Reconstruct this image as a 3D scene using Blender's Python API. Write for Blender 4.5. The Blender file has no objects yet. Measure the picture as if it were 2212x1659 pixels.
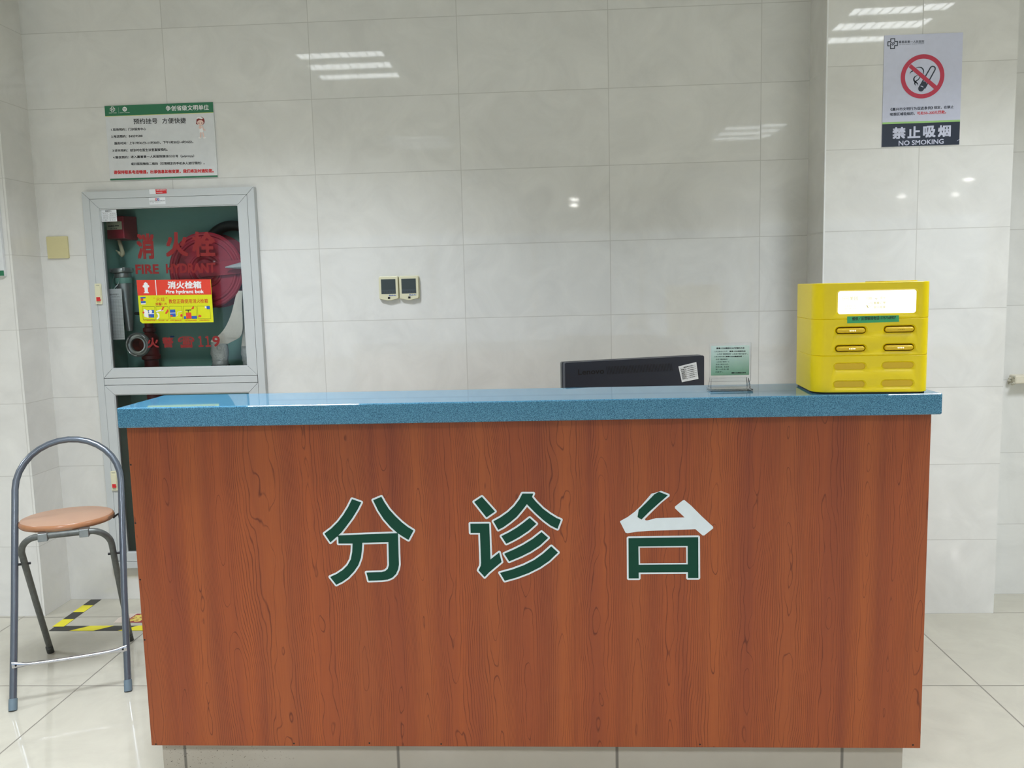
import bpy, bmesh, math, random
from mathutils import Vector, Matrix
from mathutils.geometry import tessellate_polygon

# ------------------------------------------------------------------ scene, camera, world, exposure
S = bpy.context.scene
COL = S.collection
W, H = 2212, 1659
FPX = 1782.108
CAM = Vector((1.56276, -3.41607, 1.31322))
YAW, PITCH, ROLL = -0.0518, -0.11404, -0.02496
fwd = Vector((math.sin(YAW) * math.cos(PITCH), math.cos(YAW) * math.cos(PITCH), math.sin(PITCH)))
r0 = Vector((math.cos(YAW), -math.sin(YAW), 0))
u0 = r0.cross(fwd)
CR = r0 * math.cos(ROLL) + u0 * math.sin(ROLL)
CU = -r0 * math.sin(ROLL) + u0 * math.cos(ROLL)
cd = bpy.data.cameras.new('camera')
cd.sensor_width = 36.0
cd.lens = FPX / W * 36.0
cd.clip_start = 0.05
cam = bpy.data.objects.new('camera', cd)
COL.objects.link(cam)
cam.matrix_world = Matrix(((CR.x, CU.x, -fwd.x, CAM.x), (CR.y, CU.y, -fwd.y, CAM.y), (CR.z, CU.z, -fwd.z, CAM.z), (0, 0, 0, 1)))
S.camera = cam

wd = bpy.data.worlds.new('world')
S.world = wd
wd.use_nodes = True
wd.node_tree.nodes['Background'].inputs[0].default_value = (0.55, 0.62, 0.7, 1)
wd.node_tree.nodes['Background'].inputs[1].default_value = 0.35
S.view_settings.view_transform = 'Standard'
S.view_settings.look = 'None'
S.view_settings.gamma = 1.0
S.view_settings.use_curve_mapping = False
S.view_settings.exposure = 2.1
S.cycles.use_denoising = True
S.cycles.max_bounces = 10
S.cycles.diffuse_bounces = 6
S.cycles.glossy_bounces = 5
S.cycles.transmission_bounces = 6
S.cycles.transparent_max_bounces = 12
S.cycles.caustics_reflective = False
S.cycles.caustics_refractive = False
S.cycles.sample_clamp_indirect = 6.0
DAY = 1.0           # glow of the added panes behind the viewer, cool fill for the back wall
SPOT = 24.0        # brightness of the small downlights at the far end of the hall
LAMP_W = 10.5      # power of one louvred ceiling light
LAMP_RGB = (0.88, 0.93, 1.0)
LAMP_SPREAD = 128  # degrees: the louvres cut the light off towards the horizon


def ray(u, v):
    return fwd + CR * ((u - W / 2) / FPX) - CU * ((v - H / 2) / FPX)


def at(u, v, axis, val):
    """The point of a world plane (axis = val) that the photograph shows at u, v."""
    d = ray(u, v)
    return CAM + d * ((val - CAM[axis]) / d[axis])


# ------------------------------------------------------------------ materials
def lin(c):
    return tuple(((x / 255) / 12.92 if x / 255 <= 0.04045 else ((x / 255 + 0.055) / 1.055) ** 2.4) for x in c) + (1.0,)


class NT:
    """small node-building helper"""
    def __init__(self, name):
        self.m = bpy.data.materials.new(name)
        self.m.use_nodes = True
        self.t = self.m.node_tree
        self.p = self.t.nodes['Principled BSDF']
        self.out = self.t.nodes['Material Output']

    def n(self, kind, **kw):
        x = self.t.nodes.new(kind)
        for k, v in kw.items():
            setattr(x, k, v)
        return x

    def l(self, a, b):
        self.t.links.new(a, b)

    def math(self, op, a, b=None, c=None):
        x = self.n('ShaderNodeMath', operation=op)
        for i, s in enumerate((a, b, c)):
            if s is None:
                continue
            if hasattr(s, 'is_output'):
                self.l(s, x.inputs[i])
            else:
                x.inputs[i].default_value = s
        return x.outputs[0]

    def comb(self, x, y, z):
        c = self.n('ShaderNodeCombineXYZ')
        for i, s in enumerate((x, y, z)):
            if hasattr(s, 'is_output'):
                self.l(s, c.inputs[i])
            else:
                c.inputs[i].default_value = s
        return c.outputs[0]

    def noise(self, vec, scale, detail=2.0, rough=0.5, dist=0.0):
        x = self.n('ShaderNodeTexNoise')
        x.inputs['Scale'].default_value = scale
        x.inputs['Detail'].default_value = detail
        x.inputs['Roughness'].default_value = rough
        x.inputs['Distortion'].default_value = dist
        if vec is not None:
            self.l(vec, x.inputs['Vector'])
        return x

    def mix(self, fac, a, b, blend='MIX'):
        x = self.n('ShaderNodeMix', data_type='RGBA', blend_type=blend)
        for s, i in ((fac, 0), (a, 6), (b, 7)):
            if hasattr(s, 'is_output'):
                self.l(s, x.inputs[i])
            else:
                x.inputs[i].default_value = s
        return x.outputs[2]

    def remap(self, v, a, b, c=0.0, d=1.0, smooth=False):
        x = self.n('ShaderNodeMapRange', interpolation_type='SMOOTHSTEP' if smooth else 'LINEAR')
        self.l(v, x.inputs[0])
        for i, s in enumerate((a, b, c, d)):
            x.inputs[i + 1].default_value = s
        return x.outputs[0]

    def pos(self):
        g = self.n('ShaderNodeNewGeometry')
        s = self.n('ShaderNodeSeparateXYZ')
        self.l(g.outputs['Position'], s.inputs[0])
        return g, s


def pmat(name, rgb, rough=0.5, metal=0.0, spec=0.5, var=0.06, scale=40.0, coat=0.0, bump=0.0):
    """plain procedural surface: a colour with a little mottling"""
    k = NT(name)
    k.p.inputs['Roughness'].default_value = rough
    k.p.inputs['Metallic'].default_value = metal
    k.p.inputs['Specular IOR Level'].default_value = spec
    k.p.inputs['Coat Weight'].default_value = coat
    tc = k.n('ShaderNodeTexCoord')
    nz = k.noise(tc.outputs['Object'], scale, 3.0)
    c = lin(rgb)
    lo = tuple(x * (1 - var) for x in c[:3]) + (1,)
    hi = tuple(min(1, x * (1 + var)) for x in c[:3]) + (1,)
    k.l(k.mix(nz.outputs[0], lo, hi), k.p.inputs['Base Color'])
    if bump:
        b = k.n('ShaderNodeBump')
        b.inputs['Strength'].default_value = bump
        b.inputs['Distance'].default_value = 0.002
        k.l(nz.outputs[0], b.inputs['Height'])
        k.l(b.outputs[0], k.p.inputs['Normal'])
    return k.m


def emat(name, rgb, strength):
    k = NT(name)
    k.p.inputs['Base Color'].default_value = tuple(0.06 * c for c in rgb) + (1,)
    k.p.inputs['Emission Color'].default_value = rgb + (1,)
    k.p.inputs['Emission Strength'].default_value = strength
    return k.m


def joint_mask(k, c, off, period, width):
    a = k.math('DIVIDE', k.math('SUBTRACT', c, off), period)
    f = k.math('ABSOLUTE', k.math('SUBTRACT', k.math('FRACT', k.math('ADD', a, 0.5)), 0.5))
    d = k.math('MULTIPLY', f, period)
    return k.remap(d, width * 0.35, width * 0.75, 1.0, 0.0), k.math('FLOOR', a)


def tile_mat(name, axis, off, zoff=0.0, rgb=(218, 218, 215), pu=0.6, pv=0.3, vert=True, voff=0.0, rough=0.035,
             joint=(128, 126, 118), jw=0.0026, tilt=0.006, wave=0.012, spec=0.5, jmix=0.4):
    """polished ceramic tiles: joints, cloudy glaze, each tile set a hair out of true"""
    k = NT(name)
    g, s = k.pos()
    cu = s.outputs[axis]
    cv = s.outputs[2] if vert else s.outputs[1]
    m1, i1 = joint_mask(k, cu, off, pu, jw)
    m2, i2 = joint_mask(k, cv, zoff if vert else voff, pv, jw)
    jm = k.math('MAXIMUM', m1, m2)
    cell = k.comb(i1, i2, 0.0)
    wn = k.n('ShaderNodeTexWhiteNoise', noise_dimensions='3D')
    k.l(cell, wn.inputs['Vector'])
    shift = k.n('ShaderNodeVectorMath', operation='MULTIPLY_ADD')
    k.l(wn.outputs['Color'], shift.inputs[0])
    shift.inputs[1].default_value = (7, 7, 7)
    k.l(g.outputs['Position'], shift.inputs[2])
    cloud = k.noise(shift.outputs[0], 5.0, 5.0, 0.6, 1.2)
    vein = k.noise(shift.outputs[0], 2.2, 4.0, 0.6, 3.0)
    c = lin(rgb)
    lo = tuple(x * 0.93 for x in c[:3]) + (1,)
    hi = tuple(min(1, x * 1.05) for x in c[:3]) + (1,)
    base = k.mix(k.remap(cloud.outputs[0], 0.3, 0.7), lo, hi)
    vm = k.remap(k.math('ABSOLUTE', k.math('SUBTRACT', vein.outputs[0], 0.5)), 0.0, 0.02, 0.10, 0.0)
    base = k.mix(vm, base, hi)
    k.l(k.mix(k.math('MULTIPLY', jm, jmix), base, lin(joint)), k.p.inputs['Base Color'])
    k.l(k.remap(jm, 0, 1, rough, 0.7), k.p.inputs['Roughness'])
    k.p.inputs['Specular IOR Level'].default_value = spec
    # per-tile tilt of the normal and a faint ripple of the glaze
    t = k.n('ShaderNodeVectorMath', operation='SUBTRACT')
    k.l(wn.outputs['Color'], t.inputs[0])
    t.inputs[1].default_value = (0.5, 0.5, 0.5)
    t2 = k.n('ShaderNodeVectorMath', operation='MULTIPLY_ADD')
    k.l(t.outputs[0], t2.inputs[0])
    t2.inputs[1].default_value = (tilt, tilt, tilt)
    k.l(g.outputs['Normal'], t2.inputs[2])
    nn = k.n('ShaderNodeVectorMath', operation='NORMALIZE')
    k.l(t2.outputs[0], nn.inputs[0])
    rip = k.noise(g.outputs['Position'], 90.0, 2.0)
    b = k.n('ShaderNodeBump')
    b.inputs['Strength'].default_value = wave
    b.inputs['Distance'].default_value = 0.001
    k.l(rip.outputs[0], b.inputs['Height'])
    k.l(nn.outputs[0], b.inputs['Normal'])
    k.l(b.outputs[0], k.p.inputs['Normal'])
    return k.m


def wood_mat():
    """cherry laminate: dense vertical grain lines opening into long flame loops"""
    k = NT('cherry_laminate')
    g, s = k.pos()
    x, z = s.outputs[0], s.outputs[2]
    low = k.noise(k.comb(k.math('MULTIPLY', x, 2.3), 0.0, k.math('MULTIPLY', z, 0.35)), 1.0, 2.0)
    ph = k.math('ADD', k.math('MULTIPLY', x, 2 * math.pi / 0.185), k.math('MULTIPLY', low.outputs[0], 9.0))
    sn = k.math('SINE', ph)
    n1 = k.noise(k.comb(k.math('MULTIPLY', x, 7.0), 3.0, k.math('MULTIPLY', z, 2.6)), 1.0, 3.0, 0.55)
    n2 = k.noise(k.comb(k.math('MULTIPLY', x, 30.0), 7.0, k.math('MULTIPLY', z, 7.0)), 1.0, 2.0, 0.5)
    hgt = k.math('ADD', k.math('MULTIPLY', sn, 7.2), k.math('MULTIPLY', n1.outputs[0], 8.5))
    hgt = k.math('ADD', hgt, k.math('MULTIPLY', n2.outputs[0], 0.75))
    fr = k.math('ABSOLUTE', k.math('SUBTRACT', k.math('FRACT', hgt), 0.5))
    # keep the drawn line about as thin near the loops as in the dense grain
    slope = k.math('ABSOLUTE', k.math('COSINE', ph))
    wline = k.math('ADD', k.math('MULTIPLY', slope, 0.17), 0.025)
    line = k.math('SUBTRACT', 1.0, k.math('MINIMUM', k.math('DIVIDE', fr, wline), 1.0))
    vary = k.noise(k.comb(k.math('MULTIPLY', x, 60.0), 1.0, k.math('MULTIPLY', z, 3.0)), 1.0, 2.0)
    line = k.math('MULTIPLY', line, k.remap(vary.outputs[0], 0.3, 0.6, 0.35, 0.95))
    streak = k.noise(k.comb(k.math('MULTIPLY', x, 16.0), 5.0, k.math('MULTIPLY', z, 0.5)), 1.0, 3.0, 0.6)
    fib = k.noise(k.comb(k.math('MULTIPLY', x, 420.0), 2.0, k.math('MULTIPLY', z, 9.0)), 1.0, 2.0, 0.6)
    heart = k.remap(sn, -0.2, 1.0, 0.0, 0.4)
    a = k.mix(k.remap(streak.outputs[0], 0.28, 0.74), lin((130, 62, 38)), lin((164, 84, 40)))
    a = k.mix(heart, a, lin((162, 88, 44)))
    a = k.mix(k.remap(fib.outputs[0], 0.35, 0.7, 0.0, 0.28), a, lin((118, 54, 32)))
    a = k.mix(line, a, lin((92, 38, 22)))
    k.l(a, k.p.inputs['Base Color'])
    k.p.inputs['Roughness'].default_value = 0.42
    k.p.inputs['Specular IOR Level'].default_value = 0.35
    return k.m


def speckle_mat():
    """blue solid-surface counter with fine dark and pale flecks"""
    k = NT('blue_speckled_stone')
    g, s = k.pos()
    a = k.noise(g.outputs['Position'], 560.0, 2.0, 0.6)
    b = k.noise(g.outputs['Position'], 900.0, 1.0, 0.5)
    c = k.mix(k.remap(a.outputs[0], 0.36, 0.64), lin((36, 84, 112)), lin((92, 148, 178)))
    c = k.mix(k.remap(b.outputs[0], 0.6, 0.72, 0, 0.5), c, lin((30, 72, 98)))
    k.l(c, k.p.inputs['Base Color'])
    k.p.inputs['Roughness'].default_value = 0.03
    k.p.inputs['Specular IOR Level'].default_value = 0.5
    return k.m


def thin_glass(name, tint=(0.92, 0.96, 0.95), fresnel=1.45, gloss=0.02):
    k = NT(name)
    tr = k.n('ShaderNodeBsdfTransparent')
    tr.inputs[0].default_value = tint + (1,)
    gl = k.n('ShaderNodeBsdfGlossy')
    gl.inputs['Roughness'].default_value = gloss
    fr = k.n('ShaderNodeFresnel')
    fr.inputs[0].default_value = fresnel
    mx = k.n('ShaderNodeMixShader')
    k.l(fr.outputs[0], mx.inputs[0])
    k.l(tr.outputs[0], mx.inputs[1])
    k.l(gl.outputs[0], mx.inputs[2])
    k.l(mx.outputs[0], k.out.inputs[0])
    return k.m


def plinth_mat():
    k = NT('scuffed_plinth_tile')
    g, s = k.pos()
    x = s.outputs[0]
    m, _ = joint_mask(k, x, 1.117, 0.595, 0.007)
    d = k.noise(g.outputs['Position'], 210.0, 2.0, 0.7)
    region = k.remap(x, 0.46, 0.85, 1.0, 0.0)
    dirt = k.math('MULTIPLY', k.remap(d.outputs[0], 0.66, 0.69), k.math('POWER', region, 0.5))
    base = k.mix(k.noise(g.outputs['Position'], 6.0, 4.0).outputs[0], lin((160, 153, 140)), lin((178, 172, 162)))
    base = k.mix(k.math('MULTIPLY', m, 0.75), base, lin((78, 76, 72)))
    k.l(k.mix(dirt, base, lin((50, 42, 34))), k.p.inputs['Base Color'])
    k.p.inputs['Roughness'].default_value = 0.12
    return k.m


M = {}
M['wall_back'] = tile_mat('wall_tile_back', 0, 0.0)
M['wall_pier'] = tile_mat('wall_tile_pier', 0, 2.9306)
M['wall_pier_side'] = tile_mat('wall_tile_pier_side', 1, -0.5)
M['wall_left'] = tile_mat('wall_tile_left', 0, -1.2)
M['wall_left_side'] = tile_mat('wall_tile_left_side', 1, -0.5)
M['floor'] = tile_mat('floor_tile', 0, -0.0793, rgb=(180, 177, 164), pu=0.6, pv=0.6, vert=False, voff=-0.2, rough=0.07,
                      joint=(110, 106, 98), jw=0.0045, tilt=0.003, wave=0.02, jmix=0.85)
M['ceiling'] = pmat('ceiling_panel', (206, 202, 190), 0.9, spec=0.1)
M['hall'] = pmat('hall_wall_paint', (176, 170, 156), 0.6, spec=0.3)
M['wood'] = wood_mat()
M['stone'] = speckle_mat()
M['plinth'] = plinth_mat()
M['carcass'] = pmat('carcass_laminate', (150, 84, 50), 0.5)
M['edge'] = pmat('brown_edge_band', (120, 58, 36), 0.5)
M['alu'] = pmat('matt_aluminium', (190, 195, 197), 0.42, metal=0.0, spec=0.5, var=0.03, scale=18)
M['groove'] = pmat('dark_joint', (58, 60, 60), 0.8)
M['teal'] = pmat('teal_cabinet_paint', (124, 170, 160), 0.5, spec=0.4)
M['glass'] = thin_glass('door_glass', (0.97, 0.985, 0.98), 1.38)
M['clear'] = thin_glass('acrylic', (0.985, 0.99, 0.99), 1.4)
M['pane'] = thin_glass('window_glass', (0.16, 0.18, 0.19), 1.5)
M['red'] = pmat('red_reel_paint', (158, 46, 62), 0.28, spec=0.6)
M['red_dark'] = pmat('red_valve_paint', (120, 28, 30), 0.4)
M['red_text'] = pmat('red_letter_film', (128, 22, 24), 0.5)
M['red_bright'] = pmat('red_print', (224, 66, 48), 0.45)
M['red_line'] = pmat('red_sign_ink', (186, 50, 76), 0.5)
M['red_ink'] = pmat('red_ink', (206, 40, 44), 0.6)
M['orange_ink'] = pmat('orange_red_ink', (206, 70, 30), 0.6)
M['yellow_print'] = pmat('yellow_print', (216, 220, 20), 0.45)
M['white_print'] = pmat('white_print', (236, 236, 238), 0.5)
M['paper'] = pmat('white_paper', (222, 226, 230), 0.6)
M['sign_white'] = pmat('white_sign_face', (214, 217, 220), 0.4)
M['sign_lilac'] = pmat('pale_lilac_sign_face', (196, 200, 220), 0.35)
M['sign_green'] = pmat('green_sign_band', (46, 116, 84), 0.4)
M['sign_lime'] = pmat('light_green_line', (152, 196, 120), 0.45)
M['sign_navy'] = pmat('navy_sign_band', (34, 44, 62), 0.35)
M['yellow_line'] = pmat('yellow_line', (206, 214, 130), 0.5)
M['ink'] = pmat('black_ink', (32, 34, 36), 0.6)
M['ink_soft'] = pmat('grey_ink', (92, 96, 98), 0.6)
M['blue_ink'] = pmat('blue_ink', (40, 90, 180), 0.6)
M['sky_ink'] = pmat('pale_blue_ink', (120, 200, 220), 0.6)
M['decal_green'] = pmat('green_letter_film', (18, 66, 52), 0.4, spec=0.15)
M['decal_white'] = pmat('white_letter_film', (214, 224, 232), 0.35)
M['tube_grey'] = pmat('blue_grey_tube', (98, 107, 119), 0.25, metal=0.45, spec=0.6, coat=0.4)
M['tube_dark'] = pmat('worn_grey_tube', (98, 102, 100), 0.45, metal=0.5, var=0.35, scale=60)
M['tube_steel'] = pmat('bare_steel_tube', (140, 146, 148), 0.3, metal=0.8, var=0.2, scale=60)
M['chrome'] = pmat('chrome', (200, 200, 206), 0.16, metal=1.0, var=0.08, scale=70)
M['bolt'] = pmat('black_bolt', (36, 36, 38), 0.4, metal=0.5)
M['cap'] = pmat('grey_rubber_cap', (100, 118, 130), 0.5)
M['cap_dark'] = pmat('dark_rubber_cap', (58, 60, 58), 0.6)
M['seat_top'] = pmat('beech_seat_top', (170, 136, 114), 0.45, var=0.05, scale=14)
M['seat_edge'] = pmat('beech_edge_band', (164, 116, 84), 0.22, spec=0.6, var=0.12, scale=80)
M['seat_worn'] = pmat('worn_seat_patch', (140, 108, 82), 0.5)
M['tape_black'] = pmat('black_floor_tape', (52, 52, 50), 0.5)
M['tape_yellow'] = pmat('yellow_floor_tape', (222, 212, 44), 0.5)
M['maroon'] = pmat('maroon_floor_sticker', (146, 42, 54), 0.45)
M['sticker_pale'] = pmat('worn_sticker_corner', (200, 188, 176), 0.5)
M['khaki'] = pmat('khaki_yellow_ink', (214, 196, 96), 0.5)
M['cream'] = pmat('cream_plastic', (214, 212, 184), 0.35, var=0.02)
M['plate'] = pmat('aged_cream_plate', (204, 196, 150), 0.4, var=0.02)
M['lcd'] = pmat('dark_lcd', (56, 64, 62), 0.2)
M['lcd_low'] = pmat('dark_key_strip', (66, 74, 76), 0.25)
M['black'] = pmat('black_plastic', (42, 46, 58), 0.4, var=0.05, scale=200)
M['black_trim'] = pmat('grey_black_trim', (64, 68, 70), 0.35)
M['black_gloss'] = pmat('black_slot', (10, 10, 14), 0.5)
M['yellow'] = pmat('yellow_plastic', (224, 200, 2), 0.33, var=0.02, spec=0.5)
M['yellow_deep'] = pmat('deep_yellow_plastic', (212, 178, 22), 0.4, var=0.02)
M['brown_gap'] = pmat('brown_gap', (96, 54, 8), 0.6)
M['screen'] = emat('lit_screen', (1.0, 0.99, 0.9), 0.34)
M['screen_text'] = emat('lit_screen_text', (0.80, 0.74, 0.20), 0.15)
M['led'] = emat('led_dots', (1.0, 0.98, 0.9), 0.5)
M['led_off'] = pmat('unlit_dots', (120, 92, 8), 0.5)
M['label_green'] = pmat('green_label_tape', (54, 158, 104), 0.4)
M['hose_white'] = pmat('canvas_hose', (226, 222, 212), 0.8, bump=0.6, scale=120)
M['hose_foil'] = pmat('silver_hose_wrap', (200, 204, 204), 0.45, metal=0.3, bump=1.0, scale=150)
M['rubber'] = pmat('black_rubber_hose', (20, 25, 25), 0.5)
M['cast'] = pmat('cast_aluminium', (168, 172, 172), 0.35, metal=0.7, var=0.15)
M['steel_white'] = pmat('polished_cone', (206, 214, 220), 0.25, metal=0.35)
M['copper'] = pmat('copper_red_bore', (140, 66, 52), 0.4, metal=0.3)
M['teal_tape'] = pmat('teal_tape', (110, 158, 146), 0.5)
M['cable'] = pmat('yellowed_cable_tape', (190, 184, 154), 0.7)
M['sill'] = pmat('cream_sill_stone', (214, 208, 190), 0.35, var=0.1, scale=30)
M['mortar'] = pmat('rough_mortar', (176, 172, 156), 0.9, var=0.25, scale=60, bump=2.0)
M['frame_white'] = pmat('white_window_frame', (226, 228, 228), 0.35)
M['lamp_strip'] = emat('lamp_strip', (0.94, 0.98, 1.0), 1.0)
M['spot'] = emat('downlight_lens', (1.0, 0.98, 0.93), SPOT)
M['fill_pane'] = emat('fill_pane_glow', (0.58, 0.77, 1.0), DAY / 2 ** S.view_settings.exposure)
M['desk_white'] = pmat('worktop_laminate', (204, 198, 186), 0.4)


def paper_green():
    k = NT('green_faded_print')
    g, s = k.pos()
    f = k.remap(s.outputs[2], 1.062, 1.145)
    k.l(k.mix(f, lin((110, 168, 128)), lin((204, 224, 222))), k.p.inputs['Base Color'])
    k.p.inputs['Roughness'].default_value = 0.5
    return k.m


M['paper_green'] = paper_green()


# ------------------------------------------------------------------ mesh building
class MB:
    def __init__(self):
        self.v, self.f, self.sm = [], [], []

    def add(self, vs, fs, smooth=False):
        o = len(self.v)
        self.v += [Vector(p) for p in vs]
        self.f += [tuple(i + o for i in f) for f in fs]
        self.sm += [smooth] * len(fs)
        return self

    def box(self, x0, x1, y0, y1, z0, z1):
        vs = [(x, y, z) for z in (z0, z1) for y in (y0, y1) for x in (x0, x1)]
        return self.add(vs, [(0, 2, 3, 1), (4, 5, 7, 6), (0, 1, 5, 4), (2, 6, 7, 3), (0, 4, 6, 2), (1, 3, 7, 5)])

    def hexa(self, p):
        """eight corners: bottom ring 0-3, top ring 4-7"""
        return self.add(p, [(3, 2, 1, 0), (4, 5, 6, 7), (0, 1, 5, 4), (1, 2, 6, 5), (2, 3, 7, 6), (3, 0, 4, 7)])

    def prism(self, fr, loop, h0, h1, smooth_side=False):
        """a closed outline in a frame's (s, t), raised from h0 to h1"""
        n = len(loop)
        vs = [fr.pt(s, t, h0) for s, t in loop] + [fr.pt(s, t, h1) for s, t in loop]
        tri = tessellate_polygon([[Vector((s, t, 0)) for s, t in loop]])
        fs = [tuple(i + n for i in t) for t in tri] + [tuple(reversed(t)) for t in tri]
        self.add(vs, fs)
        self.add(vs, [(i, (i + 1) % n, (i + 1) % n + n, i + n) for i in range(n)], smooth_side)
        return self

    def flat(self, fr, loops, h=0.0):
        """a flat filled outline (first loop) with holes (other loops)"""
        if loops and not isinstance(loops[0][0], (tuple, list, Vector)):
            loops = [loops]
        pl = [[Vector((s, t, 0)) for s, t in lp] for lp in loops]
        tri = tessellate_polygon(pl)
        vs = [fr.pt(p.x, p.y, h) for lp in pl for p in lp]
        flip = []
        for t in tri:
            a, b, c = (vs[i] for i in t)
            flip.append(t if (b - a).cross(c - a).dot(fr.N) > 0 else tuple(reversed(t)))
        return self.add(vs, flip)

    def rect(self, fr, s0, s1, t0, t1, h=0.0):
        return self.flat(fr, [[(s0, t0), (s1, t0), (s1, t1), (s0, t1)]], h)

    def ribbon(self, fr, pts, w, h=0.0, closed=False, round_ends=True):
        """a line of width w (number, or one per point) drawn flat in a frame"""
        n = len(pts)
        ws = [w] * n if not isinstance(w, (list, tuple)) else list(w)
        for i in range(n if closed else n - 1):
            a, b = Vector(pts[i]), Vector(pts[(i + 1) % n])
            d = b - a
            if d.length < 1e-9:
                continue
            nrm = Vector((-d.y, d.x)).normalized()
            wa, wb = ws[i] / 2, ws[(i + 1) % n] / 2
            self.flat(fr, [[tuple(a - nrm * wa), tuple(b - nrm * wb), tuple(b + nrm * wb), tuple(a + nrm * wa)]], h + (i % 3 + 1) * 2e-5)
        if round_ends:
            for i in range(n):
                if not closed and i in (0, n - 1) and ws[i] < 1e-6:
                    continue
                self.disc(fr, pts[i][0], pts[i][1], ws[i] / 2, h + (4 + i % 2) * 2e-5, 12)
        return self

    def disc(self, fr, s, t, r, h=0.0, n=24, ry=None, rot=0.0):
        ry = ry or r
        cr, sr = math.cos(rot), math.sin(rot)
        lp = []
        for i in range(n):
            a = 2 * math.pi * i / n
            x, y = r * math.cos(a), ry * math.sin(a)
            lp.append((s + x * cr - y * sr, t + x * sr + y * cr))
        vs = [fr.pt(p[0], p[1], h) for p in lp]
        return self.add(vs, [tuple(range(n))])

    def ring(self, fr, s, t, r0, r1, h=0.0, n=64):
        vs = []
        for i in range(n):
            a = 2 * math.pi * i / n
            c, q = math.cos(a), math.sin(a)
            vs += [fr.pt(s + r0 * c, t + r0 * q, h), fr.pt(s + r1 * c, t + r1 * q, h)]
        return self.add(vs, [(2 * i, 2 * i + 1, (2 * i + 3) % (2 * n), (2 * i + 2) % (2 * n)) for i in range(n)])

    def lathe(self, fr, prof, n=32, s=0.0, t=0.0, smooth=True):
        """profile of (radius, height along N) turned about the frame's normal through (s, t)"""
        vs, m = [], len(prof)
        for i in range(n):
            a = 2 * math.pi * i / n
            for r, h in prof:
                vs.append(fr.pt(s + r * math.cos(a), t + r * math.sin(a), h))
        fs = []
        for i in range(n):
            j = (i + 1) % n
            for q in range(m - 1):
                fs.append((i * m + q, j * m + q, j * m + q + 1, i * m + q + 1))
        return self.add(vs, fs, smooth)

    def tube(self, path, r, n=14, cap=True, flat=1.0):
        path = [Vector(p) for p in path]
        m = len(path)
        rs = [r] * m if not isinstance(r, (list, tuple)) else list(r)
        tang = []
        for i in range(m):
            a = path[max(0, i - 1)]
            b = path[min(m - 1, i + 1)]
            tang.append((b - a).normalized())
        up = Vector((0, 0, 1)) if abs(tang[0].z) < 0.9 else Vector((0, 1, 0))
        nx = tang[0].cross(up).normalized()
        vs = []
        for i in range(m):
            nx = (nx - tang[i] * nx.dot(tang[i])).normalized()
            ny = tang[i].cross(nx)
            for q in range(n):
                a = 2 * math.pi * q / n
                vs.append(path[i] + nx * (rs[i] * math.cos(a)) + ny * (rs[i] * flat * math.sin(a)))
        fs = [(i * n + q, i * n + (q + 1) % n, (i + 1) * n + (q + 1) % n, (i + 1) * n + q) for i in range(m - 1) for q in range(n)]
        self.add(vs, fs, True)
        if cap:
            self.add(vs, [tuple(reversed(range(n))), tuple(range((m - 1) * n, m * n))])
        return self

    def build(self, name, mat, parent=None, loc=None, bevel=0.0, seg=2, sub=0, org=None):
        """link everything collected so far as ONE mesh object"""
        base = org if org is not None else (ORG.get(parent.name_full, Vector((0, 0, 0))) if parent is not None else Vector(loc or (0, 0, 0)))
        me = bpy.data.meshes.new(name)
        me.from_pydata([tuple(p - base) for p in self.v], [], self.f)
        me.polygons.foreach_set('use_smooth', self.sm)
        me.materials.append(mat)
        bm = bmesh.new()
        bm.from_mesh(me)
        bmesh.ops.remove_doubles(bm, verts=bm.verts, dist=1e-6)
        bm.to_mesh(me)
        bm.free()
        if any(self.sm):
            me.set_sharp_from_angle(angle=math.radians(38))
        o = bpy.data.objects.new(name, me)
        COL.objects.link(o)
        if parent is not None:
            o.parent = parent
        else:
            o.location = base
        ORG[o.name_full] = base
        if bevel:
            b = o.modifiers.new('bevel', 'BEVEL')
            b.width = bevel
            b.segments = seg
            b.limit_method = 'ANGLE'
            b.angle_limit = math.radians(40)
        return o


ORG = {}


class Frame:
    def __init__(self, O, X, Y):
        self.O, self.X, self.Y = Vector(O), Vector(X).normalized(), Vector(Y).normalized()
        self.N = self.X.cross(self.Y)

    def pt(self, s, t, h=0.0):
        return self.O + self.X * s + self.Y * t + self.N * h

    def px(self, u, v):
        d = ray(u, v)
        p = CAM + d * ((self.O - CAM).dot(self.N) / d.dot(self.N)) - self.O
        return (p.dot(self.X), p.dot(self.Y))

    def up(self, h):
        return Frame(self.O + self.N * h, self.X, self.Y)


def zpx(fr, x0, y0, k):
    """coordinates read in an enlarged crop of the photograph -> the frame"""
    return lambda a, b: fr.px(x0 + a / k, y0 + b / k)


def tag(o, label=None, cat=None, group=None, kind=None):
    if label:
        o['label'] = label
    if cat:
        o['category'] = cat
    if group:
        o['group'] = group
    if kind:
        o['kind'] = kind
    return o


def thing(name, label, cat, loc, group=None):
    o = bpy.data.objects.new(name, None)
    o.empty_display_size = 0.05
    COL.objects.link(o)
    o.location = loc
    ORG[o.name_full] = Vector(loc)
    return tag(o, label, cat, group)


def copy_tree(o, parent=None):
    c = o.copy()
    COL.objects.link(c)
    if parent is not None:
        c.parent = parent
    ORG[c.name_full] = ORG.get(o.name_full, Vector((0, 0, 0)))
    for ch in list(o.children):
        copy_tree(ch, c)
    return c


_tc = {}


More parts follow.
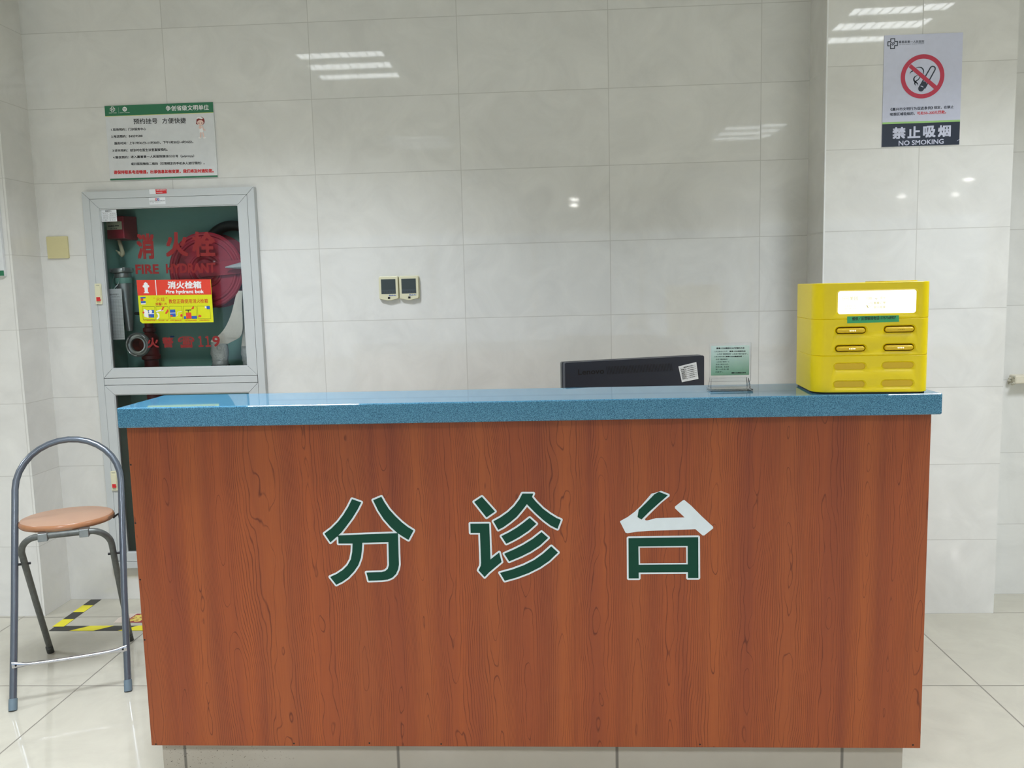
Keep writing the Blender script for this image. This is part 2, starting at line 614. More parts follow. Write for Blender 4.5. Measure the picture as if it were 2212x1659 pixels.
def glyphs(body, bold=0.0, res=3):
    key = (body, bold, res)
    if key not in _tc:
        c = bpy.data.curves.new('glyphs', 'FONT')
        c.body = body
        c.size = 1.0
        c.resolution_u = res
        c.offset = bold
        o = bpy.data.objects.new('glyphs', c)
        COL.objects.link(o)
        bpy.context.view_layer.update()
        me = bpy.data.meshes.new_from_object(o.evaluated_get(bpy.context.evaluated_depsgraph_get()))
        vs = [(v.co.x, v.co.y) for v in me.vertices]
        fs = [tuple(p.vertices) for p in me.polygons]
        bpy.data.objects.remove(o)
        bpy.data.curves.remove(c)
        bpy.data.meshes.remove(me)
        _tc[key] = (vs, fs)
    return _tc[key]


def write(mb, fr, body, s0, s1, t0, t1, h=0.0006, bold=0.015, slant=0.0, res=3):
    """set a line of text so that its ink fills s0..s1, t0..t1 of a frame; bold = stroke thickening, per height"""
    vs, fs = glyphs(body, 0.0, res)
    if not vs:
        return mb
    xa, xb = min(v[0] for v in vs), max(v[0] for v in vs)
    ya, yb = min(v[1] for v in vs), max(v[1] for v in vs)
    d = bold * (t1 - t0)
    shifts = [(0, 0)] if bold <= 0.001 else [(-d, -d), (d, d), (-d, d), (d, -d)]
    for k, (dx, dy) in enumerate(shifts):
        out = []
        for x, y in vs:
            s = s0 + d + (x - xa) / (xb - xa) * (s1 - s0 - 2 * d) + dx
            t = t0 + d + (y - ya) / max(1e-6, yb - ya) * (t1 - t0 - 2 * d) + dy
            out.append(fr.pt(s + slant * (t - t0), t, h + k * 2.5e-5))
        mb.add(out, fs)
    return mb


def write_px(mb, fr, body, a, b, hgt, h=0.0006, bold=0.015, res=3):
    """text from the pixel of its lower left ink corner a to its lower right b, with the given height in pixels at a"""
    s0, t0 = a
    s1, t1 = b
    d = Vector((s1 - s0, t1 - t0))
    X = fr.X * (d.x / d.length) + fr.Y * (d.y / d.length)
    f2 = Frame(fr.pt(s0, t0), X, fr.N.cross(X))
    return write(mb, f2, body, 0, d.length, 0, hgt, h, bold, 0.0, res)


def rrect(s0, s1, t0, t1, r, n=6):
    out = []
    for cx, cy, a0 in ((s1 - r, t0 + r, -90), (s1 - r, t1 - r, 0), (s0 + r, t1 - r, 90), (s0 + r, t0 + r, 180)):
        for i in range(n + 1):
            a = math.radians(a0 + 90 * i / n)
            out.append((cx + r * math.cos(a), cy + r * math.sin(a)))
    return out


def bez(pts, n=8):
    """smooth (Catmull-Rom) line through points of any dimension"""
    P = [Vector(p) for p in pts]
    out = []
    for i in range(len(P) - 1):
        a, b, c, d = P[max(0, i - 1)], P[i], P[i + 1], P[min(len(P) - 1, i + 2)]
        for q in range(n):
            t = q / n
            out.append(0.5 * ((2 * b) + (c - a) * t + (2 * a - 5 * b + 4 * c - d) * t * t + (3 * b - a - 3 * c + d) * t ** 3))
    out.append(P[-1])
    return out


WALLF = Frame((0, 0, 0), (1, 0, 0), (0, 0, 1))        # back wall, facing the room (N = -y)

# ------------------------------------------------------------------ the room
ZC = 2.6
XL, XR, YF, YB = -5.0, 9.5, -12.0, 0.2
XBL, YBL = -0.590, -0.188      # the projecting wall on the left
XP0, XP1, YP = 2.5880, 3.2708, -0.2042   # the pier on the right

MB().box(XL, XR, YF, YB, -0.12, 0).build('floor', M['floor'])
MB().box(XL, XR, YF, YB, ZC, ZC + 0.15).build('ceiling', M['ceiling'])
HX0, HX1, HZ0, HZ1 = -0.350, 0.330, 0.165, 1.740     # hole for the hydrant cabinet
WX0, WX1, WZ0, WZ1 = 3.462, 4.9, 0.922, 2.1          # window opening
mb = MB()
mb.box(XL, HX0, 0, YB, 0, ZC).box(HX1, WX0, 0, YB, 0, ZC).box(HX0, HX1, 0, YB, HZ1, ZC).box(HX0, HX1, 0, YB, 0, HZ0)
mb.box(WX1, XR, 0, YB, 0, ZC).box(WX0, WX1, 0, YB, WZ1, ZC).box(WX0, WX1, 0, YB, 0, WZ0)
mb.build('wall_back', M['wall_back'])


def block(name, x0, x1, y0, y1, front, side):
    o = MB().box(x0, x1, y0, y1, 0, ZC).build(name, front)
    o.data.materials.append(side)
    for p in o.data.polygons:
        if abs(p.normal.x) > 0.9:
            p.material_index = 1
    return o


for nm, args in (('wall_left', (XL, XBL, YBL, 0.0, M['wall_left'], M['wall_left_side'])),
                 ('wall_right', (XP0, XP1, YP, 0.0, M['wall_pier'], M['wall_pier_side']))):
    tag(block(nm, *args), kind='structure')
MB().box(XL - 0.15, XL, YF, YB, 0, ZC).build('wall_far_left', M['hall'])
MB().box(XR, XR + 0.15, YF, YB, 0, ZC).build('wall_far_right', M['hall'])
MB().box(XL, XR, YF - 0.15, YF, 0, ZC).build('wall_front', M['hall'])
# invented glowing panes behind the viewer, added as unseen cool fill light
wg = bpy.data.objects.new('added_glazing', None)
COL.objects.link(wg)
wg.location = (2.2, YF, 0)
ORG['added_glazing'] = Vector(wg.location)
tag(wg, kind='structure')
GXS = [XL + .3 + i * 1.99 for i in range(8)]
mb = MB()
mb.box(GXS[0] - .06, GXS[-1] + .06, YF, YF + .06, 0.0, .12).box(GXS[0] - .06, GXS[-1] + .06, YF, YF + .06, 2.36, 2.44)
for x in GXS:
    mb.box(x - .03, x + .03, YF, YF + .06, .12, 2.36)
mb.build('window_frame', M['frame_white'], wg)
for a, b in zip(GXS, GXS[1:]):
    MB().box(a + .03, b - .03, YF + .02, YF + .028, .12, 2.36).build('fill_pane', M['fill_pane'], wg)
# corner bead of the pier, a thin bright plastic strip
MB().box(XP0 - 0.002, XP0 + 0.003, YP - 0.002, YP + 0.003, 0, ZC).build('trim_1', M['frame_white'])
for o in list(COL.objects):
    if o.type == 'MESH' and o.name.split('_')[0] in ('floor', 'ceiling', 'wall', 'trim'):
        o['kind'] = 'structure'

# window at the right edge
wn = bpy.data.objects.new('window_1', None)
COL.objects.link(wn)
wn.location = (WX0, 0.05, WZ0)
ORG['window_1'] = Vector(wn.location)
tag(wn, kind='structure')
mb = MB()
mb.box(WX0, WX0 + 0.035, 0.03, 0.09, WZ0, WZ1).box(WX1 - 0.035, WX1, 0.03, 0.09, WZ0, WZ1)
mb.box(WX0 + .035, WX1 - .035, 0.03, 0.09, WZ0, WZ0 + 0.035).box(WX0 + .035, WX1 - .035, 0.03, 0.09, WZ1 - 0.035, WZ1)
mb.box(4.16, 4.2, 0.03, 0.09, WZ0 + .035, WZ1 - .035)
mb.build('window_frame', M['frame_white'], wn, bevel=0.002)
MB().box(WX0 + 0.03, WX1 - 0.03, 0.058, 0.064, WZ0 + 0.03, WZ1 - 0.03).build('window_pane', M['pane'], wn)
sl = MB().box(3.402, WX1 + 0.05, -0.045, 0.03, 0.888, 0.922).build('window_sill', M['sill'], wn, bevel=0.006, seg=3)
random.seed(4)
mb = MB()
for i in range(9):
    x, z = 3.396 + random.uniform(-.004, .012), 0.905 + random.uniform(-.022, .016)
    r = random.uniform(.004, .0075)
    fr = Frame((x, -0.03 + random.uniform(-.012, .02), z), (1, 0, 0), (0, 1, 0))
    mb.lathe(fr, [(0, -r), (r * .8, -r * .5), (r, 0), (r * .7, r * .6), (0, r * .9)], 9)
mb.build('mortar_lump', M['mortar'], sl)

# ------------------------------------------------------------------ ceiling lights (three tubes in louvred troughs)
LF = Frame((0, 0, ZC), (1, 0, 0), (0, -1, 0))     # N points down


def ceiling_light(label, loc):
    t = thing('ceiling_light', label, 'ceiling light', loc, 'louvred ceiling lights over the hall')
    x, y, z = loc
    mb = MB()
    mb.box(x - .3, x + .3, y - .3, y - .28, z - .003, z).box(x - .3, x + .3, y + .28, y + .3, z - .003, z)
    mb.box(x - .3, x - .235, y - .28, y + .28, z - .003, z).box(x + .235, x + .3, y - .28, y + .28, z - .003, z)
    mb.box(x - .235, x + .235, y - .179, y - .056, z - .003, z).box(x - .235, x + .235, y + .056, y + .179, z - .003, z)
    mb.build('housing', M['frame_white'], t)
    for yy in (-.235, 0, .235):
        a, b = y + yy - .058, y + yy + .058
        MB().add([(x - .235, a, z - .001), (x - .235, b, z - .001), (x + .235, b, z - .001), (x + .235, a, z - .001)], [(0, 1, 2, 3)]).build('lamp_strip', M['lamp_strip'], t)
        mb = MB()
        for i in range(9):
            xx = x - .2 + i * .05
            mb.box(xx - .0015, xx + .0015, a, b, z - .007, z - .002)
        mb.build('louvre_blades', M['frame_white'], t)
    return t


def lamp(loc, power, parent):
    d = bpy.data.lights.new('louvre_light', 'AREA')
    d.shape = 'SQUARE'
    d.size = .5
    d.energy = power
    d.color = LAMP_RGB
    d.spread = math.radians(LAMP_SPREAD)
    o = bpy.data.objects.new('louvre_light', d)
    COL.objects.link(o)
    o.parent = parent
    o.location = (0, 0, -.012)


LX = [-2.37, 0.44, 3.25, 6.06]
cl0 = None
places = {(-1.43): 'nearest the back wall', (-3.83): 'over the queue behind the viewer', (-6.23): 'in an added fill row mid-hall'}
sides = ['left of the wall corner', 'on the fire cabinet side', 'on the yellow cabinet side', 'at the window end']
# how strongly each fitting burns (row by row, left to right): lamp power share, brightness of its louvres seen from below
BURN = {-1.43: ((.75, 2.4), (.82, 9.0), (.60, 11.0), (.8, 6.0)), -3.83: ((1.1, .8), (1.2, 2.4), (1.1, 7.0), (1.1, 2.0)), -6.23: ((1.3, .05), (1.3, .05), (1.3, .05), (1.3, .05))}  # last row is added fill: full lamp power behind nearly dark louvres
for y, pl in places.items():
    for x, sd, (pw, br) in zip(LX, sides, BURN[y]):
        lab = 'ceiling light %s, %s' % (pl, sd)
        if cl0 is None:
            c = cl0 = ceiling_light(lab, (x, y, ZC))
            proto = list(c.children)
        else:
            c = cl0.copy()
            COL.objects.link(c)
            for o in proto:
                q = o.copy()
                COL.objects.link(q)
                q.parent = c
            c.location = (x, y, ZC)
            c['label'] = lab
        em = emat('lamp_strip', (0.94, 0.98, 1.0), br / 2 ** S.view_settings.exposure)
        for o in c.children:
            if o.name.startswith('lamp_strip'):
                o.material_slots[0].link = 'OBJECT'
                o.material_slots[0].material = em
        lamp((x, y, ZC), LAMP_W * pw, c)
SP = [(1.91, -8.6), (1.92, -9.35), (5.29, -9.7), (7.14, -10.6), (7.27, -8.75), (8.1, -10.9)]
where = ['nearest the middle aisle', 'behind the middle aisle one', 'on the right half', 'deep in the right corner', 'by the right wall', 'at the very back right']
for (x, y), wv in zip(SP, where):
    t = thing('downlight', 'small round bright downlight in the far ceiling ' + wv, 'downlight', (x, y, ZC), 'round downlights at the far end')
    f = Frame((x, y, ZC), (1, 0, 0), (0, -1, 0))
    MB().lathe(f, [(.09, 0), (.09, .004), (.065, .006), (.065, .001)], 24).build('bezel', M['frame_white'], t)
    MB().disc(f, 0, 0, .065, .002, 20).build('lens', M['spot'], t)

# ------------------------------------------------------------------ the desk
CX0, CX1, CYF, CYB = 0.4376, 2.5085, -1.371, -1.112
CZ0, CZ1 = 0.9833, 1.0358
PY, PB = -1.341, 0.10
PX0, PX1 = 0.4445, 2.4962
KX0, KX1, KY = 0.4590, 2.4640, -1.311
top = MB().box(CX0, CX1, CYF, CYB, CZ0, CZ1).build('countertop', M['stone'], loc=((CX0 + CX1) / 2, (CYF + CYB) / 2, CZ0), bevel=0.004, seg=3)
tag(top, 'long blue speckled solid countertop slab on the wooden reception desk', 'countertop')
desk = thing('reception_desk', 'cherry wood reception desk front with large green and white characters', 'reception desk', ((PX0 + PX1) / 2, -1.23, 0))
MB().box(PX0, PX1, PY, PY + .018, PB, CZ0).build('front_panel', M['wood'], desk, bevel=0.0012)
mb = MB().box(PX0 + .004, PX0 + .022, PY + .018, -1.13, PB, CZ0)
mb.build('side_panel', M['carcass'], desk)
MB().box(PX1 - .022, PX1 - .004, PY + .018, -1.13, PB, CZ0).build('side_panel', M['carcass'], desk)
MB().box(PX0 + .022, PX1 - .022, -1.148, -1.13, PB, CZ0).build('back_panel', M['carcass'], desk)
MB().box(PX0 + .022, PX1 - .022, PY + .018, -1.148, PB, PB + .018).build('bottom_panel', M['carcass'], desk)
MB().box(KX0, KX1, KY, -1.15, 0, PB).build('plinth', M['plinth'], desk)
MB().box(PX0 + .05, PX1 - .05, -1.13, -0.46, 0.725, 0.75).build('staff_worktop', M['desk_white'], desk, bevel=0.002)
for x in (PX0 + .05, PX1 - .068):
    MB().box(x, x + .018, -1.13, -0.48, 0, 0.725).build('worktop_side', M['carcass'], desk)
PF = Frame((0, PY, 0), (1, 0, 0), (0, 0, 1))
for u, v in ((282, 1004), (292, 1130), (303, 1252), (311, 1382), (337, 1608), (635, 1606), (798, 1605), (953, 1607), (1512, 1608), (1972, 1609)):
    s, t = PF.px(u, v)
    s, t = max(PX0 + .004, s), max(PB + .004, t)
    MB().disc(PF, s, t, 0.0024, 0.0004, 10).build('nail', M['bolt'], desk)

Z8 = zpx(PF, 680, 1050, 6.9125)
Z7 = zpx(PF, 1000, 1020, 6.379)
Z6 = zpx(PF, 1240, 1020, 5.53)


def cv(z, pts):
    return [z(*p) for p in pts]


FEN = [cv(Z8, [(558, 193), (695, 242), (640, 350), (560, 480), (470, 600), (400, 690), (330, 755), (235, 840), (145, 708), (250, 630), (350, 530), (430, 425), (500, 310)]),
       cv(Z8, [(872, 210), (995, 158), (1040, 240), (1110, 345), (1200, 445), (1300, 540), (1390, 610), (1475, 662), (1400, 803), (1320, 755), (1235, 700), (1130, 605), (1030, 490), (945, 360)]),
       cv(Z8, [(352, 735), (1243, 700), (1252, 1000), (1258, 1170), (1245, 1240), (1215, 1310), (1160, 1365), (1090, 1395), (1000, 1405), (805, 1413), (772, 1288), (1000, 1282), (1050, 1268), (1090, 1235), (1108, 1180), (1100, 835), (712, 845), (705, 960), (690, 1070), (650, 1180), (585, 1275), (500, 1365), (410, 1428), (322, 1472), (230, 1355), (330, 1310), (420, 1250), (490, 1180), (540, 1090), (560, 980), (565, 857), (355, 857)])]
ZHEN = [cv(Z7, [(262, 338), (443, 540), (325, 623), (155, 408)]),
        cv(Z7, [(102, 708), (362, 706), (380, 1200), (500, 1105), (533, 1235), (360, 1380), (300, 1443), (215, 1350), (245, 1290), (250, 1250), (235, 835), (106, 835)]),
        cv(Z7, [(820, 293), (970, 293), (952, 340), (1010, 410), (1100, 500), (1200, 575), (1290, 630), (1350, 655), (1303, 780), (1210, 735), (1110, 660), (1010, 570), (930, 490), (882, 440), (820, 520), (740, 615), (650, 690), (560, 755), (487, 793), (420, 675), (520, 620), (620, 550), (710, 465), (780, 370)]),
        cv(Z7, [(920, 628), (1012, 710), (900, 810), (780, 890), (680, 945), (598, 985), (530, 880), (630, 830), (740, 765), (830, 700)]),
        cv(Z7, [(1083, 823), (1175, 903), (1060, 1010), (930, 1095), (800, 1160), (637, 1228), (570, 1122), (700, 1065), (830, 1000), (960, 920)]),
        cv(Z7, [(1218, 1020), (1310, 1105), (1190, 1220), (1060, 1310), (900, 1390), (740, 1450), (577, 1495), (510, 1385), (680, 1340), (840, 1280), (980, 1210), (1100, 1125)])]
TAI_W = cv(Z6, [(548, 590), (560, 578), (640, 535), (720, 475), (800, 400), (870, 320), (925, 255), (960, 248), (1040, 222), (1140, 260), (1143, 285), (1050, 360), (960, 445), (845, 560), (855, 575), (880, 575), (980, 548), (1150, 543), (1320, 540), (1205, 430), (1205, 410), (1300, 335), (1320, 333), (1400, 400), (1530, 530), (1660, 650), (1662, 670), (1555, 755), (1535, 755), (1450, 680), (1200, 690), (900, 700), (760, 710), (640, 728), (615, 722)])
TAI_G = cv(Z6, [(960, 262), (1015, 233), (1120, 275), (1000, 380), (900, 470), (805, 565), (758, 535), (772, 450), (860, 365)])
TAI_K = cv(Z6, [(650, 787), (1482, 775), (1485, 1263), (1360, 1263), (1360, 1193), (772, 1197), (773, 1267), (653, 1267)])
TAI_KH = cv(Z6, [(768, 885), (1357, 880), (1358, 1100), (772, 1105)])


def sticker(strokes, extra_w=None, holes=None):
    w = MB()
    for i, lp in enumerate(strokes):
        hl = (holes or {}).get(i)
        w.flat(PF, [lp] + ([hl] if hl else []), 0.0005)
        w.ribbon(PF, lp, 0.0092, 0.0005, closed=True)
        if hl:
            w.ribbon(PF, hl, 0.0075, 0.0005, closed=True)
    if extra_w:
        w.flat(PF, [extra_w], 0.0005)
    o = w.build('character_sticker', M['decal_white'], desk)
    o['label'] = 'white backing of a green character'
    g = MB()
    for i, lp in enumerate(strokes):
        hl = (holes or {}).get(i)
        g.flat(PF, [lp] + ([hl] if hl else []), 0.0011)
    g.build('green_film', M['decal_green'], o)
    return o


sticker(FEN)
sticker(ZHEN)
so = sticker([TAI_K], TAI_W, {0: TAI_KH})
so['label'] = 'damaged character with its white backing showing'
MB().flat(PF, [TAI_G], 0.0011).build('torn_green_film', M['decal_green'], so)

# ------------------------------------------------------------------ fire hydrant cabinet
CF = Frame((0, -0.03, 0), (1, 0, 0), (0, 0, 1))      # its front face
GF = Frame((0, -0.0205, 0), (1, 0, 0), (0, 0, 1))    # the glass
cab = thing('fire_hydrant_cabinet', 'tall grey aluminium fire hydrant cabinet with glass doors set in the wall', 'fire cabinet', (0, 0, 0.15))


def mitred(mb, x0, x1, z0, z1, w, y0, y1, sides='lrtb', gap=0.0006):
    """frame bars with mitred corners; y0 front, y1 back"""
    g = gap
    if 'l' in sides:
        mb.hexa([(x0, y0, z0 + g), (x0 + w, y0, z0 + w + g), (x0 + w, y1, z0 + w + g), (x0, y1, z0 + g), (x0, y0, z1 - g), (x0 + w, y0, z1 - w - g), (x0 + w, y1, z1 - w - g), (x0, y1, z1 - g)])
    if 'r' in sides:
        mb.hexa([(x1 - w, y0, z0 + w + g), (x1, y0, z0 + g), (x1, y1, z0 + g), (x1 - w, y1, z0 + w + g), (x1 - w, y0, z1 - w - g), (x1, y0, z1 - g), (x1, y1, z1 - g), (x1 - w, y1, z1 - w - g)])
    if 't' in sides:
        mb.hexa([(x0 + w + g, y0, z1 - w), (x1 - w - g, y0, z1 - w), (x1 - w - g, y1, z1 - w), (x0 + w + g, y1, z1 - w), (x0 + g, y0, z1), (x1 - g, y0, z1), (x1 - g, y1, z1), (x0 + g, y1, z1)])
    if 'b' in sides:
        mb.hexa([(x0 + g, y0, z0), (x1 - g, y0, z0), (x1 - g, y1, z0), (x0 + g, y1, z0), (x0 + w + g, y0, z0 + w), (x1 - w - g, y0, z0 + w), (x1 - w - g, y1, z0 + w), (x0 + w + g, y1, z0 + w)])
    return mb


JX0, JX1, JZ0, JZ1 = -0.3745, 0.3500, 0.150, 1.7575
DX0, DX1 = -0.3435, 0.3190
mb = MB()
mitred(mb, JX0, JX1, JZ0, JZ1, 0.0300, -0.030, -0.001)
mb.box(DX0 + .001, DX1 - .001, -0.030, -0.004, 0.9530, 0.9805)
mb.build('outer_frame', M['alu'], cab, bevel=0.0012)
mb = MB()
mitred(mb, JX0 + .002, JX1 - .002, JZ0 + .002, JZ1 - .002, 0.034, -0.022, -0.002, gap=0)
mb.build('frame_rebate', M['groove'], cab)
mb = MB()   # metal box behind
bx0, bx1, bz0, bz1, by = HX0 + .006, HX1 - .006, HZ0 + .005, HZ1 - .005, 0.175
mb.box(bx0, bx1, by, by + .004, bz0, bz1).box(bx0, bx0 + .003, 0.0, by, bz0, bz1).box(bx1 - .003, bx1, 0.0, by, bz0, bz1)
mb.box(bx0 + .003, bx1 - .003, 0.0, by, bz1 - .003, bz1).box(bx0 + .003, bx1 - .003, 0.0, by, bz0, bz0 + .003)
mb.build('steel_box', M['teal'], cab)


def door(z0, z1, w, lat_zc, lat_xc, name):
    d = MB()
    mitred(d, DX0, DX1, z0, z1, w, -0.030, -0.008)
    dr = d.build(name, M['alu'], cab, bevel=0.001)
    b = MB()
    mitred(b, DX0 + w - .001, DX1 - w + .001, z0 + w - .001, z1 - w + .001, 0.005, -0.027, -0.010, gap=0)
    b.build('glazing_bead', M['alu'], dr)
    g = MB()
    mitred(g, DX0 + .0015, DX1 - .0015, z0 + .0015, z1 - .0015, w - .002, -0.026, -0.012, gap=0)
    g.build('mitre_backing', M['groove'], dr)
    MB().box(DX0 + w, DX1 - w, -0.0205, -0.0165, z0 + w, z1 - w).build('glass_pane', M['glass'], dr)
    # latch
    x, z = lat_xc, lat_zc
    lt = MB().prism(CF, rrect(x - .0135, x + .0135, z - .043, z + .043, .003, 3), 0, .006).build('latch', M['cream'], cab, bevel=0.0008)
    MB().prism(CF, rrect(x - .009, x + .0105, z - .022, z + .028, .002, 3), .006, .0085).build('latch_lever', M['cream'], lt, bevel=0.0006)
    MB().box(x - .008, x + .008, -0.0400, -0.036, z - .0295, z - .0135).build('push_button', M['red_ink'], lt)['label'] = 'red push button'
    k = MB()
    write(k, CF, 'PUSH', x - .007, x + .007, z + .033, z + .038, .0062, 0.0)
    write(k, CF, 'PULL', x - .007, x + .007, z - .0385, z - .0335, .0062, 0.0)
    k.build('printed_text', M['ink_soft'], lt)
    return dr


s1_, t1_ = CF.px(214, 635)
up_door = door(0.9825, 1.7265, 0.0385, t1_, s1_, 'upper_door')
s2_, t2_ = CF.px(248, 1038)
low_door = door(0.1815, 0.9510, 0.0385, t2_, s2_, 'lower_door')

# lettering on the upper glass
g = MB()
zz = zpx(GF, 160, 400, 5.027)
for ch, x0, x1, yb, yt in (('消', 690, 880, 805, 525), ('火', 1000, 1245, 778, 510), ('栓', 1290, 1540, 782, 505)):
    a, b = zz(x0, yb), zz(x1, yb - 2)
    write_px(g, GF, ch, a, b, abs(zz(x0, yt)[1] - a[1]), 0.0012, 0.03)
g.build('red_characters', M['red_text'], up_door)
g = MB()
write_px(g, GF, 'FIRE', zz(672, 966), zz(925, 962), 0.0395, 0.0012, 0.045)
write_px(g, GF, 'HYDRANT', zz(1003, 958), zz(1540, 948), 0.0395, 0.0012, 0.045)
g.build('red_english_words', M['red_text'], up_door)
g = MB()
z3 = zpx(GF, 160, 680, 5.027)
for ch, x0, x1, yb, yt in (('火', 800, 925, 360, 250), ('警', 965, 1085, 358, 245), ('☎', 1135, 1312, 360, 235), ('１', 1355, 1408, 350, 232), ('１', 1432, 1488, 349, 231), ('9', 1508, 1590, 347, 230)):
    a, b = z3(x0, yb), z3(x1, yb - 3)
    write_px(g, GF, ch, a, b, abs(z3(x0, yt)[1] - a[1]), 0.0012, 0.03)
g.build('red_emergency_number', M['red_text'], up_door)

# yellow and red instruction sticker on the glass
zs = zpx(GF, 280, 590, 11.06)


def q4(z, a, b, c, d):
    return [z(*a), z(*b), z(*c), z(*d)]


st = MB().flat(GF, [[zs(168, 168), zs(1935, 145), zs(1943, 155), zs(2010, 1172), zs(310, 1200), zs(255, 1150)]], 0.0016).build('instruction_sticker', M['yellow_print'], cab)
st['label'] = 'red and yellow picture sticker for using the hydrant'
STF = GF.up(0.0016)


def tx(mb, z, fr, body, x0, yb0, x1, yb1, hh, bold=0.015, h=0.0005):
    """crop coordinates: ink from (x0, yb0) to (x1, yb1) along the bottom, hh tall"""
    a, b = z(x0, yb0), z(x1, yb1)
    c = z(x0, yb0 - hh)
    return write_px(mb, fr, body, a, b, abs(c[1] - a[1]), h, bold)


MB().flat(STF, [q4(zs, (200, 535), (1962, 512), (1935, 145), (168, 168))], 0.0004).build('red_band', M['red_bright'], st)
w = MB()
w.flat(STF, [q4(zs, (643, 528), (658, 528), (632, 164), (610, 164))], 0.0008)
tx(w, zs, STF, '消火栓箱', 918, 375, 1725, 366, 178, 0.035, 0.0008)
tx(w, zs, STF, 'Fire hydrant bok', 876, 512, 1780, 505, 110, 0.04, 0.0008)
w.flat(STF, [[zs(*p) for p in ((345, 480), (350, 458), (368, 455), (358, 350), (320, 335), (316, 300), (345, 282), (342, 255), (350, 240), (382, 214), (425, 235), (440, 262), (440, 280), (470, 290), (478, 330), (440, 348), (445, 450), (465, 455), (468, 480))]], 0.0008)
w.build('white_print', M['white_print'], st)
w = MB()
tx(w, zs, STF, '“', 580, 605, 612, 605, 22, 0.01)
tx(w, zs, STF, '火娃', 640, 676, 850, 672, 95, 0.0)
tx(w, zs, STF, '”', 872, 602, 903, 602, 22, 0.01)
tx(w, zs, STF, '报警119', 625, 775, 890, 770, 70, 0.01)
tx(w, zs, STF, '教您正确使用消火栓箱', 942, 728, 1880, 715, 105, 0.01)
for b_, x0, x1 in (('1.拉下保险销打开箱门', 325, 645), ('2.取出水带、水枪', 690, 930), ('3.将水带一端接在消火栓上', 965, 1262), ('4.按下箱内消火栓按钮', 1325, 1610), ('5.对准火源喷水灭火', 1672, 1915)):
    tx(w, zs, STF, b_, x0, 1148 - x0 * .006, x1, 1148 - x1 * .006, 28, 0.01)
w.build('red_print', M['orange_ink'], st)
pan = [((305, 802), (600, 800), (635, 1108), (330, 1110)), ((632, 800), (920, 800), (950, 1100), (655, 1104)), ((955, 795), (1250, 793), (1275, 1095), (985, 1098)),
       ((1282, 792), (1590, 790), (1615, 1088), (1302, 1092)), ((1618, 788), (1915, 786), (1945, 1084), (1642, 1088))]
w = MB()
for p in pan:
    w.ribbon(STF, [zs(*q) for q in p], 0.0008, 0.0005, closed=True)
w.ribbon(STF, [zs(1345, 885), zs(1470, 880)], 0.0035, 0.0012)
w.ribbon(STF, [zs(1405, 880), zs(1410, 935)], 0.003, 0.0012)
w.build('line_print', M['ink'], st)
w = MB()
for p in (((445, 885), (585, 880), (595, 1060), (470, 1060)), ((968, 872), (1095, 868), (1110, 1040), (985, 1042)), ((1302, 1030), (1350, 1028), (1355, 1088), (1306, 1090)), ((1485, 1025), (1608, 1020), (1613, 1086), (1490, 1088)), ((1840, 788), (1915, 787), (1925, 860), (1850, 862)), ((262, 575), (385, 570), (390, 600), (266, 605)), ((272, 672), (388, 668), (390, 712), (276, 716))):
    w.flat(STF, [[zs(*q) for q in p]], 0.0006)
w.build('blue_print', M['blue_ink'], st)
w = MB()
for p in (((345, 848), (440, 900), (460, 1070), (358, 1038)), ((1800, 790), (1838, 789), (1842, 840), (1806, 842)), ((455, 960), (595, 955), (596, 975), (457, 980)), ((968, 948), (1105, 944), (1106, 958), (970, 962)), ((278, 720), (390, 715), (392, 745), (282, 750))):
    w.flat(STF, [[zs(*q) for q in p]], 0.0009)
w.ribbon(STF, [zs(650, 915), zs(760, 885), zs(800, 895)], 0.0052, 0.0007)
w.ribbon(STF, [zs(665, 960), zs(700, 985), zs(705, 1050), zs(670, 1090)], 0.0062, 0.0007)
w.ribbon(STF, [zs(1110, 1030), zs(1150, 1010), zs(1155, 930), zs(1250, 915)], 0.0016, 0.0007)
w.disc(STF, *zs(505, 920), 0.0072, 0.0011)
w.build('pale_print', M['white_print'], st)
w = MB()
for p in (((1350, 945), (1475, 940), (1490, 1080), (1362, 1084)), ((760, 895), (800, 800), (840, 800), (790, 895)), ((850, 960), (925, 850), (938, 900), (890, 975)), ((1470, 865), (1515, 800), (1545, 795), (1535, 850)), ((1215, 990), (1270, 975), (1262, 1035), (1225, 1040)), ((312, 930), (345, 915), (365, 940), (340, 975)), ((1645, 1045), (1665, 985), (1690, 1010), (1715, 1000), (1718, 1045)), ((268, 608), (330, 604), (332, 660), (274, 664)), ((985, 1000), (1030, 998), (1034, 1036), (988, 1038))):
    w.flat(STF, [[zs(*q) for q in p]], 0.0010)
w.disc(STF, *zs(495, 1038), 0.0022, 0.0011)
w.build('red_picture_print', M['red_bright'], st)

# small stickers on frame and glass
z2 = zpx(CF, 160, 400, 5.027)
s = MB().flat(CF, [q4(z2, (820, 98), (1008, 90), (1003, 40), (815, 48))], 0.0006).build('frame_sticker', M['paper'], cab)
MB().flat(CF, [q4(z2, (889, 95), (1008, 90), (1003, 40), (884, 45))], 0.001).build('red_label_print', M['red_ink'], s)
k = MB()
tx(k, z2, CF, '消防设施巡检', 895, 60, 998, 56, 12, 0.01, 0.0014)
tx(k, z2, CF, '请勿遮挡挪用', 895, 84, 960, 82, 9, 0.01, 0.0014)
k.build('printed_text', M['white_print'], s)
s = MB().flat(CF, [q4(z2, (820, 212), (995, 205), (990, 132), (812, 138))], 0.0006).build('maker_sticker', M['paper'], cab)
k = MB()
tx(k, z2, CF, '杭州三江消防设备有限公司', 822, 181, 985, 175, 13, 0.01, 0.001)
tx(k, z2, CF, '地址：消防器材', 824, 196, 872, 194, 8, 0.0, 0.001)
tx(k, z2, CF, '联系电话：0571', 885, 195, 940, 193, 8, 0.0, 0.001)
k.build('printed_text', M['ink_soft'], s)
